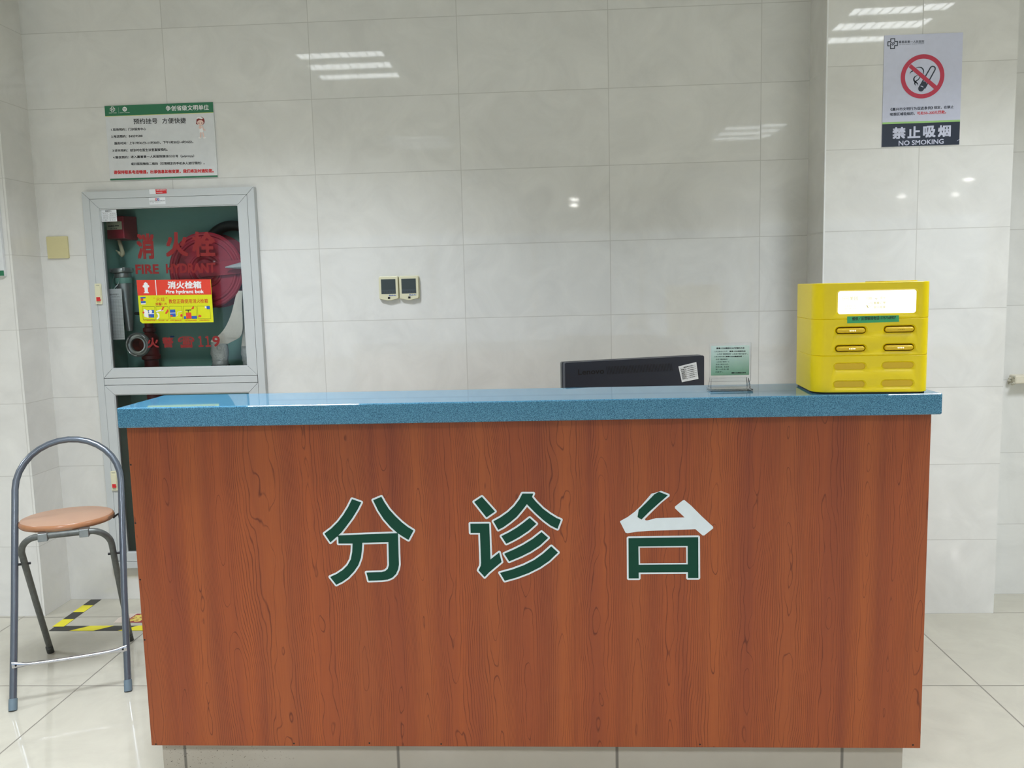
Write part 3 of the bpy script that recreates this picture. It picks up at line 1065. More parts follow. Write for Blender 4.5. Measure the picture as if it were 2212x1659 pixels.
k = MB().ring(CF, *z2(893, 153), 0.0022, 0.0048, 0.001, 20)
k.build('logo_red', M['red_ink'], s)
MB().ring(CF, *z2(915, 153), 0.0022, 0.0048, 0.0012, 20).build('logo_blue', M['blue_ink'], s)
zl = lambda a, b: z2(a + 9, b + 14)
s = MB().flat(GF, [q4(zl, (277, 382), (448, 378), (437, 248), (266, 252))], 0.0012).build('glass_label', M['paper'], cab)
k = MB()
tx(k, zl, GF, '监控中心', 318, 276, 388, 273, 17, 0.02, 0.0018)
for a_, b_, y in (('责任人', '值班员', 300), ('巡查电话：', '消防值班一室', 324), ('报警电话：', '84039588转', 347), ('日期：', '年 月 日', 371)):
    tx(k, zl, GF, a_, 290, y, 352, y - 1, 11, 0.0, 0.0018)
    tx(k, zl, GF, b_, 365, y - 1, 432, y - 3, 11, 0.0, 0.0018)
for y in (282, 307, 330, 354):
    k.ribbon(GF, [zl(280, y), zl(440, y - 3)], 0.0005, 0.0016, round_ends=False)
k.build('printed_text', M['ink_soft'], s)

# --- things inside the cabinet
def inside(u, v, y):
    return at(u, v, 1, y)


# hose reel
c = inside(446, 584, 0.045)
RF = Frame(c, (1, 0, 0.0), (0, 0, 1))
R_ = 0.160
reel = thing('hose_reel', 'red fire hose reel disc behind the upper glass door', 'hose reel', (c.x, 0.10, c.z))
prof = [(0.0, .010), (.018, .012), (.045, .012), (.052, .005), (.060, .004), (.064, .008), (.070, .008), (.074, .004), (.120, .004), (.124, .009), (.131, .009), (.136, .004), (.143, .004), (.147, .008), (.154, .008), (R_, .002), (R_, -.004), (R_ - .004, -.006), (.05, -.008)]
MB().lathe(RF, prof, 72).build('front_disc', M['red'], reel)
MB().lathe(RF, [(.055, -.006), (.055, -.115)], 40).build('drum', M['red_dark'], reel)
MB().lathe(RF, [(.05, -.115), (R_, -.113), (R_, -.118), (.05, -.118)], 64).build('back_disc', M['red'], reel)
mb = MB()
for j, (rr, hh) in enumerate(((.122, -.095), (.122, -.068), (.122, -.040), (.100, -.082), (.100, -.054))):
    mb.tube([RF.pt(rr * math.cos(a), rr * math.sin(a), hh) for a in [2 * math.pi * i / 40 for i in range(41)]], .0125, 8, cap=False)
mb.build('wound_hose', M['rubber'], reel)
mb = MB()
ang = math.radians(4)
for i, (s0, s1, t0, t1) in enumerate(((-.03, .185, -.028, .030),)):
    AF = Frame(RF.pt(0, 0, .0125), RF.X * math.cos(ang) + RF.Y * math.sin(ang), RF.Y * math.cos(ang) - RF.X * math.sin(ang))
    mb.prism(AF, [(s0, t0 + .012), (s0 + .012, t0), (s1, t0), (s1, t1), (s0 + .012, t1), (s0, t1 - .012)], 0, .006)
mb.build('swing_arm', M['red'], reel, bevel=0.0012)
# dark slot and second hose circle behind
cc = inside(505, 548, 0.13)
HF = Frame(cc, (1, 0, 0), (0, 0, 1))
MB().tube([HF.pt(.120 * math.cos(a), .120 * math.sin(a), 0) for a in [math.pi * 0.15 + 1.15 * math.pi * i / 30 for i in range(31)]], .022, 10).build('outer_hose_coil', M['rubber'], reel)
# nozzle cone
a, b = inside(487, 577.5, .004), inside(526, 573.5, .006)
nz = MB().tube([a, a.lerp(b, .1), a.lerp(b, .5), b], [.0028, .0044, .0100, .0160], 24).build('hose_nozzle', M['steel_white'], loc=tuple(a))
tag(nz, 'shiny silver cone nozzle pointing left across the red hose reel', 'nozzle')
# alarm call point
t = thing('alarm_call_point', 'red alarm call point with pale label in the top left of the fire cabinet', 'call point', tuple(inside(250, 498, .17)))
p0, p1 = inside(224, 517, .10), inside(275, 467, .10)
MB().hexa([(p0.x, .085, p0.z), (p1.x - .012, .085, p0.z), (p1.x + .004, .172, p0.z - .004), (p0.x, .172, p0.z - .004), (p0.x, .085, p1.z), (p1.x - .012, .085, p1.z), (p1.x + .004, .172, p1.z + .004), (p0.x, .172, p1.z + .004)]).build('housing', M['red'], t, bevel=0.003)
AP = Frame((0, .085, 0), (1, 0, 0), (0, 0, 1))
za = zpx(AP, 200, 430, 9.76)
pl = MB().flat(AP, [q4(za, (268, 655), (625, 640), (612, 470), (255, 485))], 0.001).build('label_plate', M['cream'], t)
k = MB()
for a_, b_ in (((330, 570), (400, 570)), ((560, 565), (495, 565))):
    pa, pb = za(*a_), za(*b_)
    k.ribbon(AP, [pa, pb], .003, .0016, round_ends=False)
    mx = (pb[0] + (0.004 if pb[0] > pa[0] else -0.004), pb[1])
    k.flat(AP, [[(pb[0], pb[1] - .004), mx, (pb[0], pb[1] + .004)]], .0016)
k.ring(AP, *za(445, 570), .0022, .0045, .0016, 20)
tx(k, za, AP, '按下报警', 380, 640, 525, 634, 30, 0.0, 0.0016)
tx(k, za, AP, '火警', 305, 510, 365, 508, 16, 0.0, 0.0016)
tx(k, za, AP, '启动', 515, 506, 575, 504, 16, 0.0, 0.0016)
k.build('printed_text', M['ink'], pl)
mb = MB()
mb.tube(bez([inside(256, 514, .14), inside(261, 532, .12), inside(265, 547, .11), inside(262, 551, .11), inside(256, 545, .11), inside(251, 541, .12)], 6), [.0085] * 10 + [.009] * 8 + [.006] * 7 + [.003] * 6, 10)
mb.build('taped_cable', M['cable'], t)

# spray branch pipe hanging on the left
bp = thing('branch_pipe', 'grey metal branch pipe with teal tape hung left inside the fire cabinet', 'branch pipe', tuple(inside(262, 700, .12)))
Ca = inside(265, 590, .085)
ax = Vector((-.06, .02, 1)).normalized()
bX = ax.cross(Vector((0, 1, 0))).normalized()
BF = Frame(Ca, bX, ax.cross(bX))
MB().lathe(BF, [(.030, -.001), (.040, .0), (.043, .004), (.043, .016), (.040, .020), (.030, .021), (.026, .006)], 36).build('coupling_ring', M['cast'], bp)
MB().lathe(BF, [(.031, -.022), (.034, -.018), (.034, -.002), (.030, 0)], 30).build('coupling_body', M['cast'], bp)
MB().lathe(BF, [(.0335, -.046), (.0345, -.045), (.0345, -.024), (.0335, -.022)], 30).build('teal_tape', M['teal_tape'], bp)
MB().lathe(BF, [(.029, -.02), (.033, -.046), (.026, -.12), (.017, -.22), (.013, -.25), (.0, -.25)], 30).build('barrel', M['cast'], bp)
mb = MB()
for a in (0.3, 2.2, 4.2):
    p = BF.pt(.044 * math.cos(a), .044 * math.sin(a), .014)
    mb.box(p.x - .006, p.x + .006, p.y - .006, p.y + .006, p.z - .008, p.z + .008)
mb.build('coupling_lug', M['cast'], bp, bevel=0.002)
# inspection card on a wire
IC = Frame((0, .022, 0), (1, 0, 0), (0, 0, 1))
zi = zpx(IC, 200, 560, 6.383)
cdq = q4(zi, (252, 1112), (446, 1105), (398, 405), (178, 412))
t = thing('inspection_card', 'white ruled inspection card hanging on wire inside the fire cabinet', 'card', tuple(IC.pt(*cdq[0])))
cb = MB().flat(IC, [cdq], 0.0).build('card', M['paper'], t)
k = MB()
tx(k, zi, IC, '消防器材检查卡', 195, 502, 362, 494, 24, 0.0, 0.0006)
tx(k, zi, IC, '消防器材 编号', 262, 527, 372, 522, 12, 0.0, 0.0006)
for i in range(27):
    y = 560 + i * 20
    xo = (y - 405) * .068
    k.ribbon(IC, [zi(205 + xo, y), zi(398 + xo, y - 6)], 0.0005, 0.0006, round_ends=False)
for x in (240, 275, 310, 345):
    k.ribbon(IC, [zi(x + 10, 560), zi(x + 48, 1085)], 0.0004, 0.0006, round_ends=False)
k.build('printed_lines', M['ink_soft'], cb)
wl = [IC.pt(*zi(*p), h) for p, h in (((262, 440), 0), ((248, 360), -.01), ((252, 260), -.02), ((270, 205), -.025), ((330, 215), -.025), ((322, 330), -.02), ((285, 415), -.002))]
MB().tube(bez(wl, 5), .0009, 6).build('wire', M['cast'], t)

# hydrant valve
t = thing('hydrant_valve', 'dark red hydrant valve with round silver outlet in the fire cabinet', 'valve', tuple(inside(325, 795, .12)))
vc = inside(325, 745, .12)
VF = Frame((vc.x, .12, 0), (1, 0, 0), (0, 1, 0))
zb = bz0 + .003
MB().lathe(VF, [(.0, zb), (.030, zb), (.030, 1.045), (.040, 1.05), (.040, 1.065), (.036, 1.07), (.036, 1.14), (.030, 1.155), (.020, 1.165), (.026, 1.17), (.026, 1.185), (.018, 1.19), (.017, 1.24), (.0, 1.24)], 32).build('valve_body', M['red_dark'], t)
MB().lathe(VF, [(.006, 1.24), (.006, 1.262), (.0, 1.262)], 12).build('valve_stem', M['cast'], t)
hw = Frame((vc.x, .12, 1.25), (1, 0, 0), (0, 1, 0))
mb = MB().tube([hw.pt(.050 * math.cos(a), .050 * math.sin(a), 0) for a in [2 * math.pi * i / 32 for i in range(33)]], .006, 8, cap=False)
for a in (0, 2 * math.pi / 3, 4 * math.pi / 3):
    mb.tube([hw.pt(0, 0, .004), hw.pt(.05 * math.cos(a), .05 * math.sin(a), 0)], .004, 6)
mb.build('handwheel', M['rubber'], t)
oc = inside(297, 745, .012)
ot = inside(325, 748, .12)
odir = (oc - Vector((vc.x, .12, oc.z))).normalized()
oX = Vector((0, 0, 1)).cross(odir).normalized()
OF = Frame(oc, oX, odir.cross(oX))
MB().lathe(OF, [(.028, -.11), (.028, -.02), (.034, -.018), (.034, -.004)], 30).build('outlet_pipe', M['red_dark'], t)
MB().lathe(OF, [(.034, -.022), (.047, -.02), (.052, -.012), (.0525, .0), (.049, .004), (.046, .002), (.044, -.006), (.036, -.007), (.034, .0), (.029, .001), (.027, -.004), (.0265, -.05)], 48).build('outlet_coupling', M['cast'], t)
mb = MB()
for a in (0.6, 2.4, 4.0):
    arc = [a + q * .07 for q in range(10)]
    mb.tube([OF.pt(.0465 * math.cos(b), .0465 * math.sin(b), .003) for b in arc], [.003] + [.0045] * 8 + [.003], 10)
mb.build('coupling_claw', M['cast'], t)
MB().lathe(OF, [(.0262, -.006), (.0262, -.062), (.0, -.062)], 30).build('outlet_bore', M['copper'], t)

# canvas hose: two flattened limbs ending in silver wrapped couplings
hb = inside(475, 790, .03)
t = thing('canvas_fire_hose', 'off white flat canvas hose hanging from the reel to silver wrapped couplings', 'hose', (hb.x, .05, 1.005))
zh = lambda a, b, y: at(400 + a / 7.54, 620 + b / 7.54, 1, y)


def strip(mb, pairs, th=.006):
    """a flat band given by its left and right edge points"""
    a = bez([p for p, q in pairs], 6)
    b = bez([q for p, q in pairs], 6)
    n = len(a)
    off = Vector((0, th, 0))
    bulge = Vector((0, -th * 1.2, 0))
    vs = []
    for p, q in zip(a, b):
        vs += [p, p.lerp(q, .5) + bulge, q, q + off, p + off]
    fs = []
    for i in range(n - 1):
        for j in range(5):
            fs.append((i * 5 + j, i * 5 + (j + 1) % 5, (i + 1) * 5 + (j + 1) % 5, (i + 1) * 5 + j))
    mb.add(vs, fs, True)
    mb.add(vs, [(4, 3, 2, 1, 0), tuple(range((n - 1) * 5, n * 5))])


mb = MB()
strip(mb, [(zh(845, 60, .05), zh(930, 60, .05)), (zh(800, 240, .04), zh(925, 300, .04)), (zh(745, 450, .03), zh(935, 520, .03)), (zh(650, 660, .025), zh(935, 690, .025)),
           (zh(540, 790, .022), zh(900, 800, .025)), (zh(440, 850, .022), zh(820, 860, .03)), (zh(412, 900, .022), zh(690, 925, .028))])
mb.build('hose_band', M['hose_white'], t)
mb = MB()
strip(mb, [(zh(900, 120, .07), zh(940, 120, .07)), (zh(915, 400, .06), zh(960, 420, .06)), (zh(930, 640, .05), zh(985, 640, .05)), (zh(925, 850, .045), zh(1000, 850, .045)), (zh(915, 960, .04), zh(1030, 960, .04))], .008)
mb.build('hose_band', M['hose_white'], t)
for (xa, xb, y, yb2) in ((418, 705, .04, 900), (912, 1095, .06, 940)):
    cxm = (xa + xb) / 2
    pts = [(zh(xa + (0 if v < 1150 else 18), v, y), zh(xb - (30 if v < 960 else (0 if v < 1170 else 8)), v, y)) for v in (yb2, 1000, 1090, 1150, 1190, 1215)]
    prof = []
    cm = (pts[0][0] + pts[0][1]) / 2
    mb = MB()
    path = [(p + q) / 2 for p, q in pts]
    rad = [(q - p).length / 2 * (.97 if i % 2 else 1.03) for i, (p, q) in enumerate(pts)]
    mb.tube(path, rad, 18, flat=.6)
    mb.build('silver_wrap', M['hose_foil'], t)
    p, q = zh(xa + 32, 1250, y), zh(xb - 2, 1250, y)
    r = (q - p).length / 2
    m = (p + q) / 2
    LFm = Frame((m.x, m.y, 0), (1, 0, 0), (0, 1, 0))
    MB().lathe(LFm, [(r * .85, m.z + .014), (r, m.z + .006), (r, m.z - .005), (r * .97, m.z - .008)], 26).build('coupling', M['hose_foil'], t)
    MB().lathe(LFm, [(r * 1.12, m.z - .005), (r * 1.15, m.z - .010), (r * 1.15, 1.003), (0, 1.003)], 26).build('coupling_foot', M['rubber'], t)
# shelf between upper and lower compartment
MB().box(bx0 + .003, bx1 - .003, -0.002, by, 0.990, 1.003).build('shelf', M['teal'], cab)
# blue cap lying on the shelf behind the telephone sign
p = inside(372, 727, .16)
o = MB().tube([p - Vector((.008, 0, 0)), p + Vector((.008, 0, 0))], .003, 8).build('blue_clip', M['blue_ink'], loc=tuple(p))
tag(o, 'tiny blue clip on the back of the fire cabinet above the telephone sign', 'clip')

# ------------------------------------------------------------------ wall things
# green bordered notice
PW = Frame((0, -0.001, 0), (1, 0, 0), (0, 0, 1))
t = thing('appointment_notice', 'white notice board with green top band and lines of black text above fire cabinet', 'notice board', (-.033, 0, 1.803))
NX0, NX1, NZ0, NZ1 = -.2600, .1940, 1.8035, 2.1025
MB().box(NX0, NX1, -0.007, -0.001, NZ0, NZ1).build('board', M['sign_white'], t)
NF = Frame((0, -0.007, 0), (1, 0, 0), (0, 0, 1))
zn = zpx(NF, 200, 200, 7.373)
MB().rect(NF, NX0, NX1, zn(1000, 348)[1], NZ1, 0.0005).build('green_band', M['sign_green'], t)
MB().rect(NF, NX0, NX1, NZ0, NZ0 + .0068, 0.0005).build('green_band', M['sign_green'], t)
MB().rect(NF, NX0, NX1, zn(1000, 356)[1], zn(1000, 348)[1], 0.0005).build('yellow_line', M['yellow_line'], t)


def cross_logo(mb, fr, cx, cy, r, lw, h):
    a = r * .42
    pts = [(-a, a), (-a, r), (a, r), (a, a), (r, a), (r, -a), (a, -a), (a, -r), (-a, -r), (-a, 0)]
    mb.ribbon(fr, [(cx + x, cy + y) for x, y in pts], lw, h)
    mb.ribbon(fr, [(cx - a, cy + a), (cx - r, cy + a), (cx - r, cy - a), (cx - a * 1.6, cy - a)], lw, h)
    mb.ribbon(fr, [(cx + x * a, cy + y * a) for x, y in ((-1, 0), (-.9, .45), (-.4, .5), (0, .1), (.4, .5), (.9, .4), (.8, -.1), (0, -.75), (-.45, -.4))], lw * .8, h)


k = MB()
tx(k, zn, NF, '争创省级文明单位', 1170, 295, 1855, 278, 85, 0.015, 0.001)
c0 = zn(318, 268)
cross_logo(k, NF, c0[0], c0[1], .0098, .0020, .001)
c0 = zn(513, 265)
k.ring(NF, c0[0], c0[1], .0056, .0098, .001, 8)
k.ribbon(NF, [(c0[0] - .0056, c0[1]), (c0[0] + .0056, c0[1])], .0022, .001)
k.ribbon(NF, [(c0[0], c0[1] - .0056), (c0[0], c0[1] + .0056)], .0022, .001)
tx(k, zn, NF, '嘉善县第一人民医院', 262, 332, 385, 330, 13, 0.0, 0.001)
tx(k, zn, NF, '嘉善县第一人民医院服务', 435, 328, 595, 325, 12, 0.0, 0.001)
k.ribbon(NF, [zn(412, 236), zn(420, 335)], .0004, .001, round_ends=False)
k.build('pale_print', M['white_print'], t)
k = MB()
tx(k, zn, NF, '预约挂号', 655, 505, 1035, 497, 90, 0.01, 0.0008)
tx(k, zn, NF, '方便快捷', 1110, 495, 1490, 488, 88, 0.01, 0.0008)
for body, x0, y0, x1, y1, hh in (('1.现场预约：', 297, 612, 540, 608, 42), ('门诊服务中心', 572, 606, 855, 600, 42), ('2.电话预约：', 300, 722, 548, 718, 42), ('84039588', 578, 715, 797, 710, 36),
                                 ('服务时间：', 350, 832, 555, 828, 44), ('上午7时45分–11时30分、下午1时30分–4时45分。', 585, 828, 1605, 808, 46), ('3.诊间预约：', 318, 945, 565, 942, 42),
                                 ('就诊时在医生诊室直接预约。', 602, 942, 1195, 930, 46), ('4.微信预约：', 328, 1054, 580, 1050, 42), ('进入嘉善第一人民医院微信公众号（jsdyrmyy）', 610, 1052, 1620, 1035, 48),
                                 ('或扫医院微信二维码（仅限绑定的手机本人进行预约）。', 615, 1160, 1785, 1144, 46)):
    tx(k, zn, NF, body, x0, y0, x1, y1, hh, 0.018, 0.0008)
k.build('black_print', M['ink'], t)
k = MB()
tx(k, zn, NF, '请保持联系电话畅通，出诊信息如有变更，我们将及时通知您。', 340, 1302, 1932, 1276, 62, 0.035, 0.0008)
k.build('red_print', M['red_ink'], t)
# little nurse drawing printed on the notice
skin, hair = pmat('skin_tone_ink', (232, 200, 190), 0.6), pmat('auburn_ink', (132, 44, 44), 0.6)
k = MB()
k.disc(NF, *zn(1720, 455), .0172, .0008, 24, .0175)
k.disc(NF, *zn(1668, 490), .0048, .00085, 12)
k.build('nurse_hair_print', hair, t)
k = MB()
k.disc(NF, *zn(1718, 480), .0132, .0012, 24, .0108)
for a_, b_ in (((1725, 640), (1722, 710)), ((1758, 640), (1772, 705))):
    k.ribbon(NF, [zn(*a_), zn(*b_)], .0050, .0011)
k.ribbon(NF, [zn(1750, 540), zn(1770, 590), zn(1795, 600)], .0046, .0014)
k.disc(NF, *zn(1716, 552), .0066, .0014, 14)
k.build('nurse_skin_print', skin, t)
k = MB()
k.flat(NF, [[zn(*p) for p in ((1700, 525), (1748, 525), (1765, 640), (1705, 642))]], .0010)
k.flat(NF, [[zn(*p) for p in ((1655, 425), (1672, 390), (1720, 385), (1760, 410), (1745, 425), (1690, 412))]], .0014)
k.disc(NF, *zn(1710, 722), .0068, .0011, 14, .0036)
k.disc(NF, *zn(1784, 720), .0068, .0011, 14, .0036)
k.build('nurse_dress_print', M['white_print'], t)
k = MB()
k.disc(NF, *zn(1697, 488), .0016, .0016, 10, .0026)
k.disc(NF, *zn(1742, 486), .0016, .0016, 10, .0026)
k.build('nurse_eye_print', M['ink'], t)

# no smoking sign
SF = Frame((0, YP - 0.003, 0), (1, 0, 0), (0, 0, 1))
SX0, SX1, SZ0, SZ1 = 2.7930, 3.0735, 1.8045, 2.2025
t = thing('no_smoking_sign', 'pale no smoking sign with red circle and dark bottom band on the pier', 'sign', ((SX0 + SX1) / 2, YP, SZ0))
MB().box(SX0, SX1, YP - 0.003, YP - .0002, SZ0, SZ1).build('sign_face', M['sign_lilac'], t)
zq = zpx(SF, 1860, 40, 5.531)
zt_, zb_ = zq(720, 1248)[1], zq(720, 1226)[1]
MB().rect(SF, SX0, SX1, SZ0, zt_, .0004).build('navy_band', M['sign_navy'], t)
MB().rect(SF, SX0, SX1, zt_, zb_, .0004).build('green_line', M['sign_lime'], t)
k = MB()
for ch, x0, x1, yb in (('禁', 372, 530, 1442), ('止', 553, 706, 1432), ('吸', 738, 890, 1426), ('烟', 915, 1070, 1418)):
    tx(k, zq, SF, ch, x0, yb, x1, yb - 7, 140, 0.04, 0.0009)
k.build('white_characters', M['sign_lilac'], t)
k = MB()
tx(k, zq, SF, 'NO SMOKING', 447, 1520, 985, 1496, 58, 0.025, 0.0009)
k.ribbon(SF, [zq(1148, 1463), zq(1178, 1440)], .0016, .0009)
k.build('white_print', M['sign_lilac'], t)
zr = zpx(SF, 1900, 70, 11.06)
k = MB()
cc_ = zr(1025, 1053)
ro = (zr(1545, 1053)[0] - zr(503, 1053)[0]) / 2
ri = ro - (zr(605, 1053)[0] - zr(503, 1053)[0])
k.ring(SF, cc_[0], cc_[1], ri, ro, .0008, 80)
k.flat(SF, [[zr(*p) for p in ((690, 830), (750, 758), (1372, 1280), (1302, 1355))]], .0009)
k.build('prohibition_ring', M['red_line'], t)
k = MB()
wd_ = abs(zr(30, 0)[0] - zr(0, 0)[0])
k.ribbon(SF, [zr(*p) for p in ((935, 1330), (1215, 840), (1240, 818), (1270, 812), (1305, 820), (1328, 850), (1325, 890), (1085, 1330))], wd_, .0005)
k.ribbon(SF, [zr(1055, 1240), zr(990, 1345)], wd_ * 4.6, .00055)
for pts, ws in (([(860, 855), (930, 835), (1000, 845), (1040, 890), (1050, 940), (1035, 1000)], (.2, .6, .9, 1.0, .8, .5)),
                ([(720, 1000), (745, 950), (785, 925)], (.1, .6, 1.0)),
                ([(905, 1025), (845, 1060), (818, 1110), (830, 1160), (870, 1195), (905, 1225), (915, 1270)], (.3, .8, 1.1, 1.2, 1.0, .8, .1)),
                ([(960, 1070), (930, 1120), (870, 1165), (845, 1195), (842, 1235), (868, 1272)], (.6, .8, .9, 1.0, .8, .1))):
    n = len(pts)
    sm = bez([Vector(zr(*p)).to_3d() for p in pts], 5)
    wl = [ws[min(n - 1, int(i / 5))] * (1 - (i % 5) / 5) + ws[min(n - 1, int(i / 5) + 1)] * ((i % 5) / 5) for i in range(len(sm))]
    k.ribbon(SF, [(p.x, p.y) for p in sm], [q * wd_ for q in wl], .0006)
k.build('cigarette_print', M['sign_navy'], t)
k = MB()
c0 = zr(311, 270)
cross_logo(k, SF, c0[0], c0[1], .0172, .0034, .0006)
k.build('hospital_logo', M['sign_navy'], t)
k = MB()
tx(k, zr, SF, '嘉善县第一人民医院', 455, 262, 1065, 248, 62, 0.01)
tx(k, zr, SF, "The First People's Hospital of Jiashan", 458, 305, 1062, 278, 22, 0.01)
k.build('hospital_name', M['sign_navy'], t)
k = MB()
for body, x0, y0, x1, y1, hh in (('《嘉兴市文明行为促进条例》', 350, 1105, 858, 1086, 38), ('规定，在禁止', 870, 1084, 1105, 1075, 38), ('吸烟区域吸烟的，', 345, 1165, 640, 1154, 38)):
    tx(k, zq, SF, body, x0, y0, x1, y1, hh, 0.018)
k.build('dark_print', M['sign_navy'], t)
k = MB()
tx(k, zq, SF, '可处50–200元罚款。', 668, 1153, 1015, 1136, 40, 0.018)
k.build('red_print', M['red_ink'], t)
k = MB()
k.ribbon(SF, [zr(985, 1285), zr(1015, 1292), zr(1035, 1308)], wd_ * .6, .0012)
k.build('ash_mark', M['sign_lilac'], t)

# white board cut by the left edge
e1 = at(9.5, 590, 1, YBL - .014)
t = thing('wall_poster', 'white board with green lower band at the left edge of the wall', 'poster', (e1.x - .3, YBL, 1.42))
MB().box(e1.x - .6, e1.x, YBL - .014, YBL - .001, 1.4165, 2.02).build('board', M['sign_white'], t, bevel=.001)
LFp = Frame((0, YBL - .014, 0), (1, 0, 0), (0, 0, 1))
MB().rect(LFp, e1.x - .5985, e1.x - .0015, 1.418, 1.4385, .0005).build('green_band', M['sign_green'], t)

# blank cream plate
t = MB().prism(WALLF, rrect(-.5545, -.4645, 1.4905, 1.5812, .003, 3), 0.0, .009).build('blank_switch_plate', M['plate'], loc=(-.51, 0, 1.49), bevel=.0025, seg=3)
tag(t, 'blank yellowed cream cover plate on the wall left of the fire cabinet', 'cover plate')

# two thermostats
def thermostat(x0, label):
    t = thing('thermostat', label, 'thermostat', (x0 + .0415, 0, 1.283), 'twin cream wall thermostats')
    f = Frame((x0, 0, 1.2835), (1, 0, 0), (0, 0, 1))
    lp = [(.004, .002), (.022, .0), (.034, -.0035), (.049, -.0035), (.061, .0), (.079, .002), (.083, .006), (.083, .092), (.079, .0965), (.004, .0965), (0, .092), (0, .006)]
    MB().prism(f, lp, 0, .012).build('base', M['cream'], t, bevel=.002)
    up = [(.005, .004), (.022, .0), (.034, -.003), (.049, -.003), (.061, .0), (.078, .004), (.081, .009), (.081, .090), (.077, .095), (.006, .095), (.002, .090), (.002, .009)]
    MB().prism(f, up, .012, .021).build('cover', M['cream'], t, bevel=.004, seg=3)
    sc = MB().prism(f, [(.0115, .024), (.0715, .024), (.0715, .0845), (.0115, .0845)], .020, .0216).build('screen', M['lcd'], t)
    MB().rect(f, .0118, .0712, .0242, .0415, .0218).build('key_strip', M['lcd_low'], sc)
    k = MB()
    for i in range(5):
        cx = .019 + i * .0112
        if i in (0, 2):
            k.ring(f, cx, .0325, .0016, .0026, .0222, 14)
        else:
            k.flat(f, [[(cx - .0022, .0305), (cx + .0022, .0305), (cx, .0345)]], .0222)
    k.build('key_symbols', M['black_gloss'], sc)
    k = MB()
    write(k, f, 'Shuil.An', .042, .0715, .0155, .0205, .0216, 0.05)
    k.build('maker_print', M['blue_ink'], t)
    MB().prism(f, [(.0375, .0035), (.0470, .0035), (.0470, .0115), (.0375, .0115)], .018, .0222).build('power_button', M['black_gloss'], t)
    return t


xa = WALLF.up(.015).px(819, 640)[0]
th = thermostat(xa, 'left of the two cream thermostats on the bare tiled wall')
c = copy_tree(th)
c.location.x += .0845
c['label'] = 'right of the two cream thermostats on the bare tiled wall'

# ------------------------------------------------------------------ monitor
yw = math.radians(19.9)
a0 = at(1219, 783, 1, -0.80)
MF = Frame((a0.x, a0.y, a0.z), (math.cos(yw), math.sin(yw), 0), (0, 0, 1))
MW, MH = .502, .305
mc = MF.pt(MW / 2, -MH, -.02)
t = thing('computer_monitor', 'black computer seen from behind, standing behind the desk with asset label', 'computer monitor', (mc.x, mc.y, .75))
MB().prism(MF, rrect(0.0015, MW - .0015, -MH, -.001, .006, 4), -.022, 0).build('back_shell', M['black'], t, bevel=.0015)
MB().prism(MF, rrect(0, MW, -MH - .001, 0, .006, 4), -.038, -.0225).build('bezel', M['black_trim'], t, bevel=.001)
MB().prism(MF, [(.01, -MH + .015), (MW - .01, -MH + .015), (MW - .01, -.012), (.01, -.012)], -.0388, -.038).build('display', M['black_gloss'], t)
zm = zpx(MF, 1200, 750, 6.506)
k = MB()
for i in range(44):
    f_ = i / 43
    x0, y0 = 715 + (1625 - 715) * f_, 272 - 46 * f_
    x1, y1 = 735 + (1640 - 735) * f_, 382 - 52 * f_
    k.ribbon(MF, [zm(x0, y0), zm(x1, y1)], .0015, .0004, round_ends=False)
k.build('vent_slots', M['black_gloss'], t)
k = MB()
tx(k, zm, MF, 'Lenovo', 318, 390, 682, 372, 78, 0.02, 0.0004)
k.build('embossed_name', M['black_gloss'], t)
lb = MB().flat(MF, [q4(zm, (1775, 492), (2008, 445), (1978, 208), (1725, 270))], .0005).build('asset_label', M['paper'], t)
k = MB()
tx(k, zm, MF, '固定资产标签', 1800, 292, 1925, 264, 18, 0.01, 0.0009)
for i, (l_, r_) in enumerate((('资产编号', 'JS20190326'), ('资产名称', '台式电脑'), ('规格型号', '一体机'), ('使用科室', '门诊分诊'), ('使用日期', '2019'), ('存放地点', '分诊台'))):
    y = 325 + i * 25
    tx(k, zm, MF, l_, 1762 + i * 4, y, 1812 + i * 4, y - 10, 17, 0.01, 0.0009)
    tx(k, zm, MF, r_, 1862 + i * 5, y - 18, 1935 + i * 4, y - 34, 17, 0.0, 0.0009)
for i in range(7):
    y = 300 + i * 25.5
    k.ribbon(MF, [zm(1748 + i * 5.6, y + 2), zm(1968 + i * 4.6, y - 52)], .0006, .0009, round_ends=False)
k.ribbon(MF, [zm(1818, 285), zm(1848, 455)], .0006, .0009, round_ends=False)
k.build('printed_text', M['ink'], lb)
st_ = MF.pt(MW / 2, -MH, -.012)
mb = MB().hexa([tuple(MF.pt(MW / 2 + s, tt, hh)) for tt in (.7505 - a0.z, -.12) for s, hh in ((-.05, .0), (.05, .0), (.05, -.014), (-.05, -.014))])
mb.build('stand_neck', M['black'], t)
MB().prism(Frame(MF.pt(MW / 2, .75 - a0.z, -.01), MF.X, -MF.N), rrect(-.11, .11, -.08, .09, .02, 4), 0, .01).build('stand_base', M['black'], t)

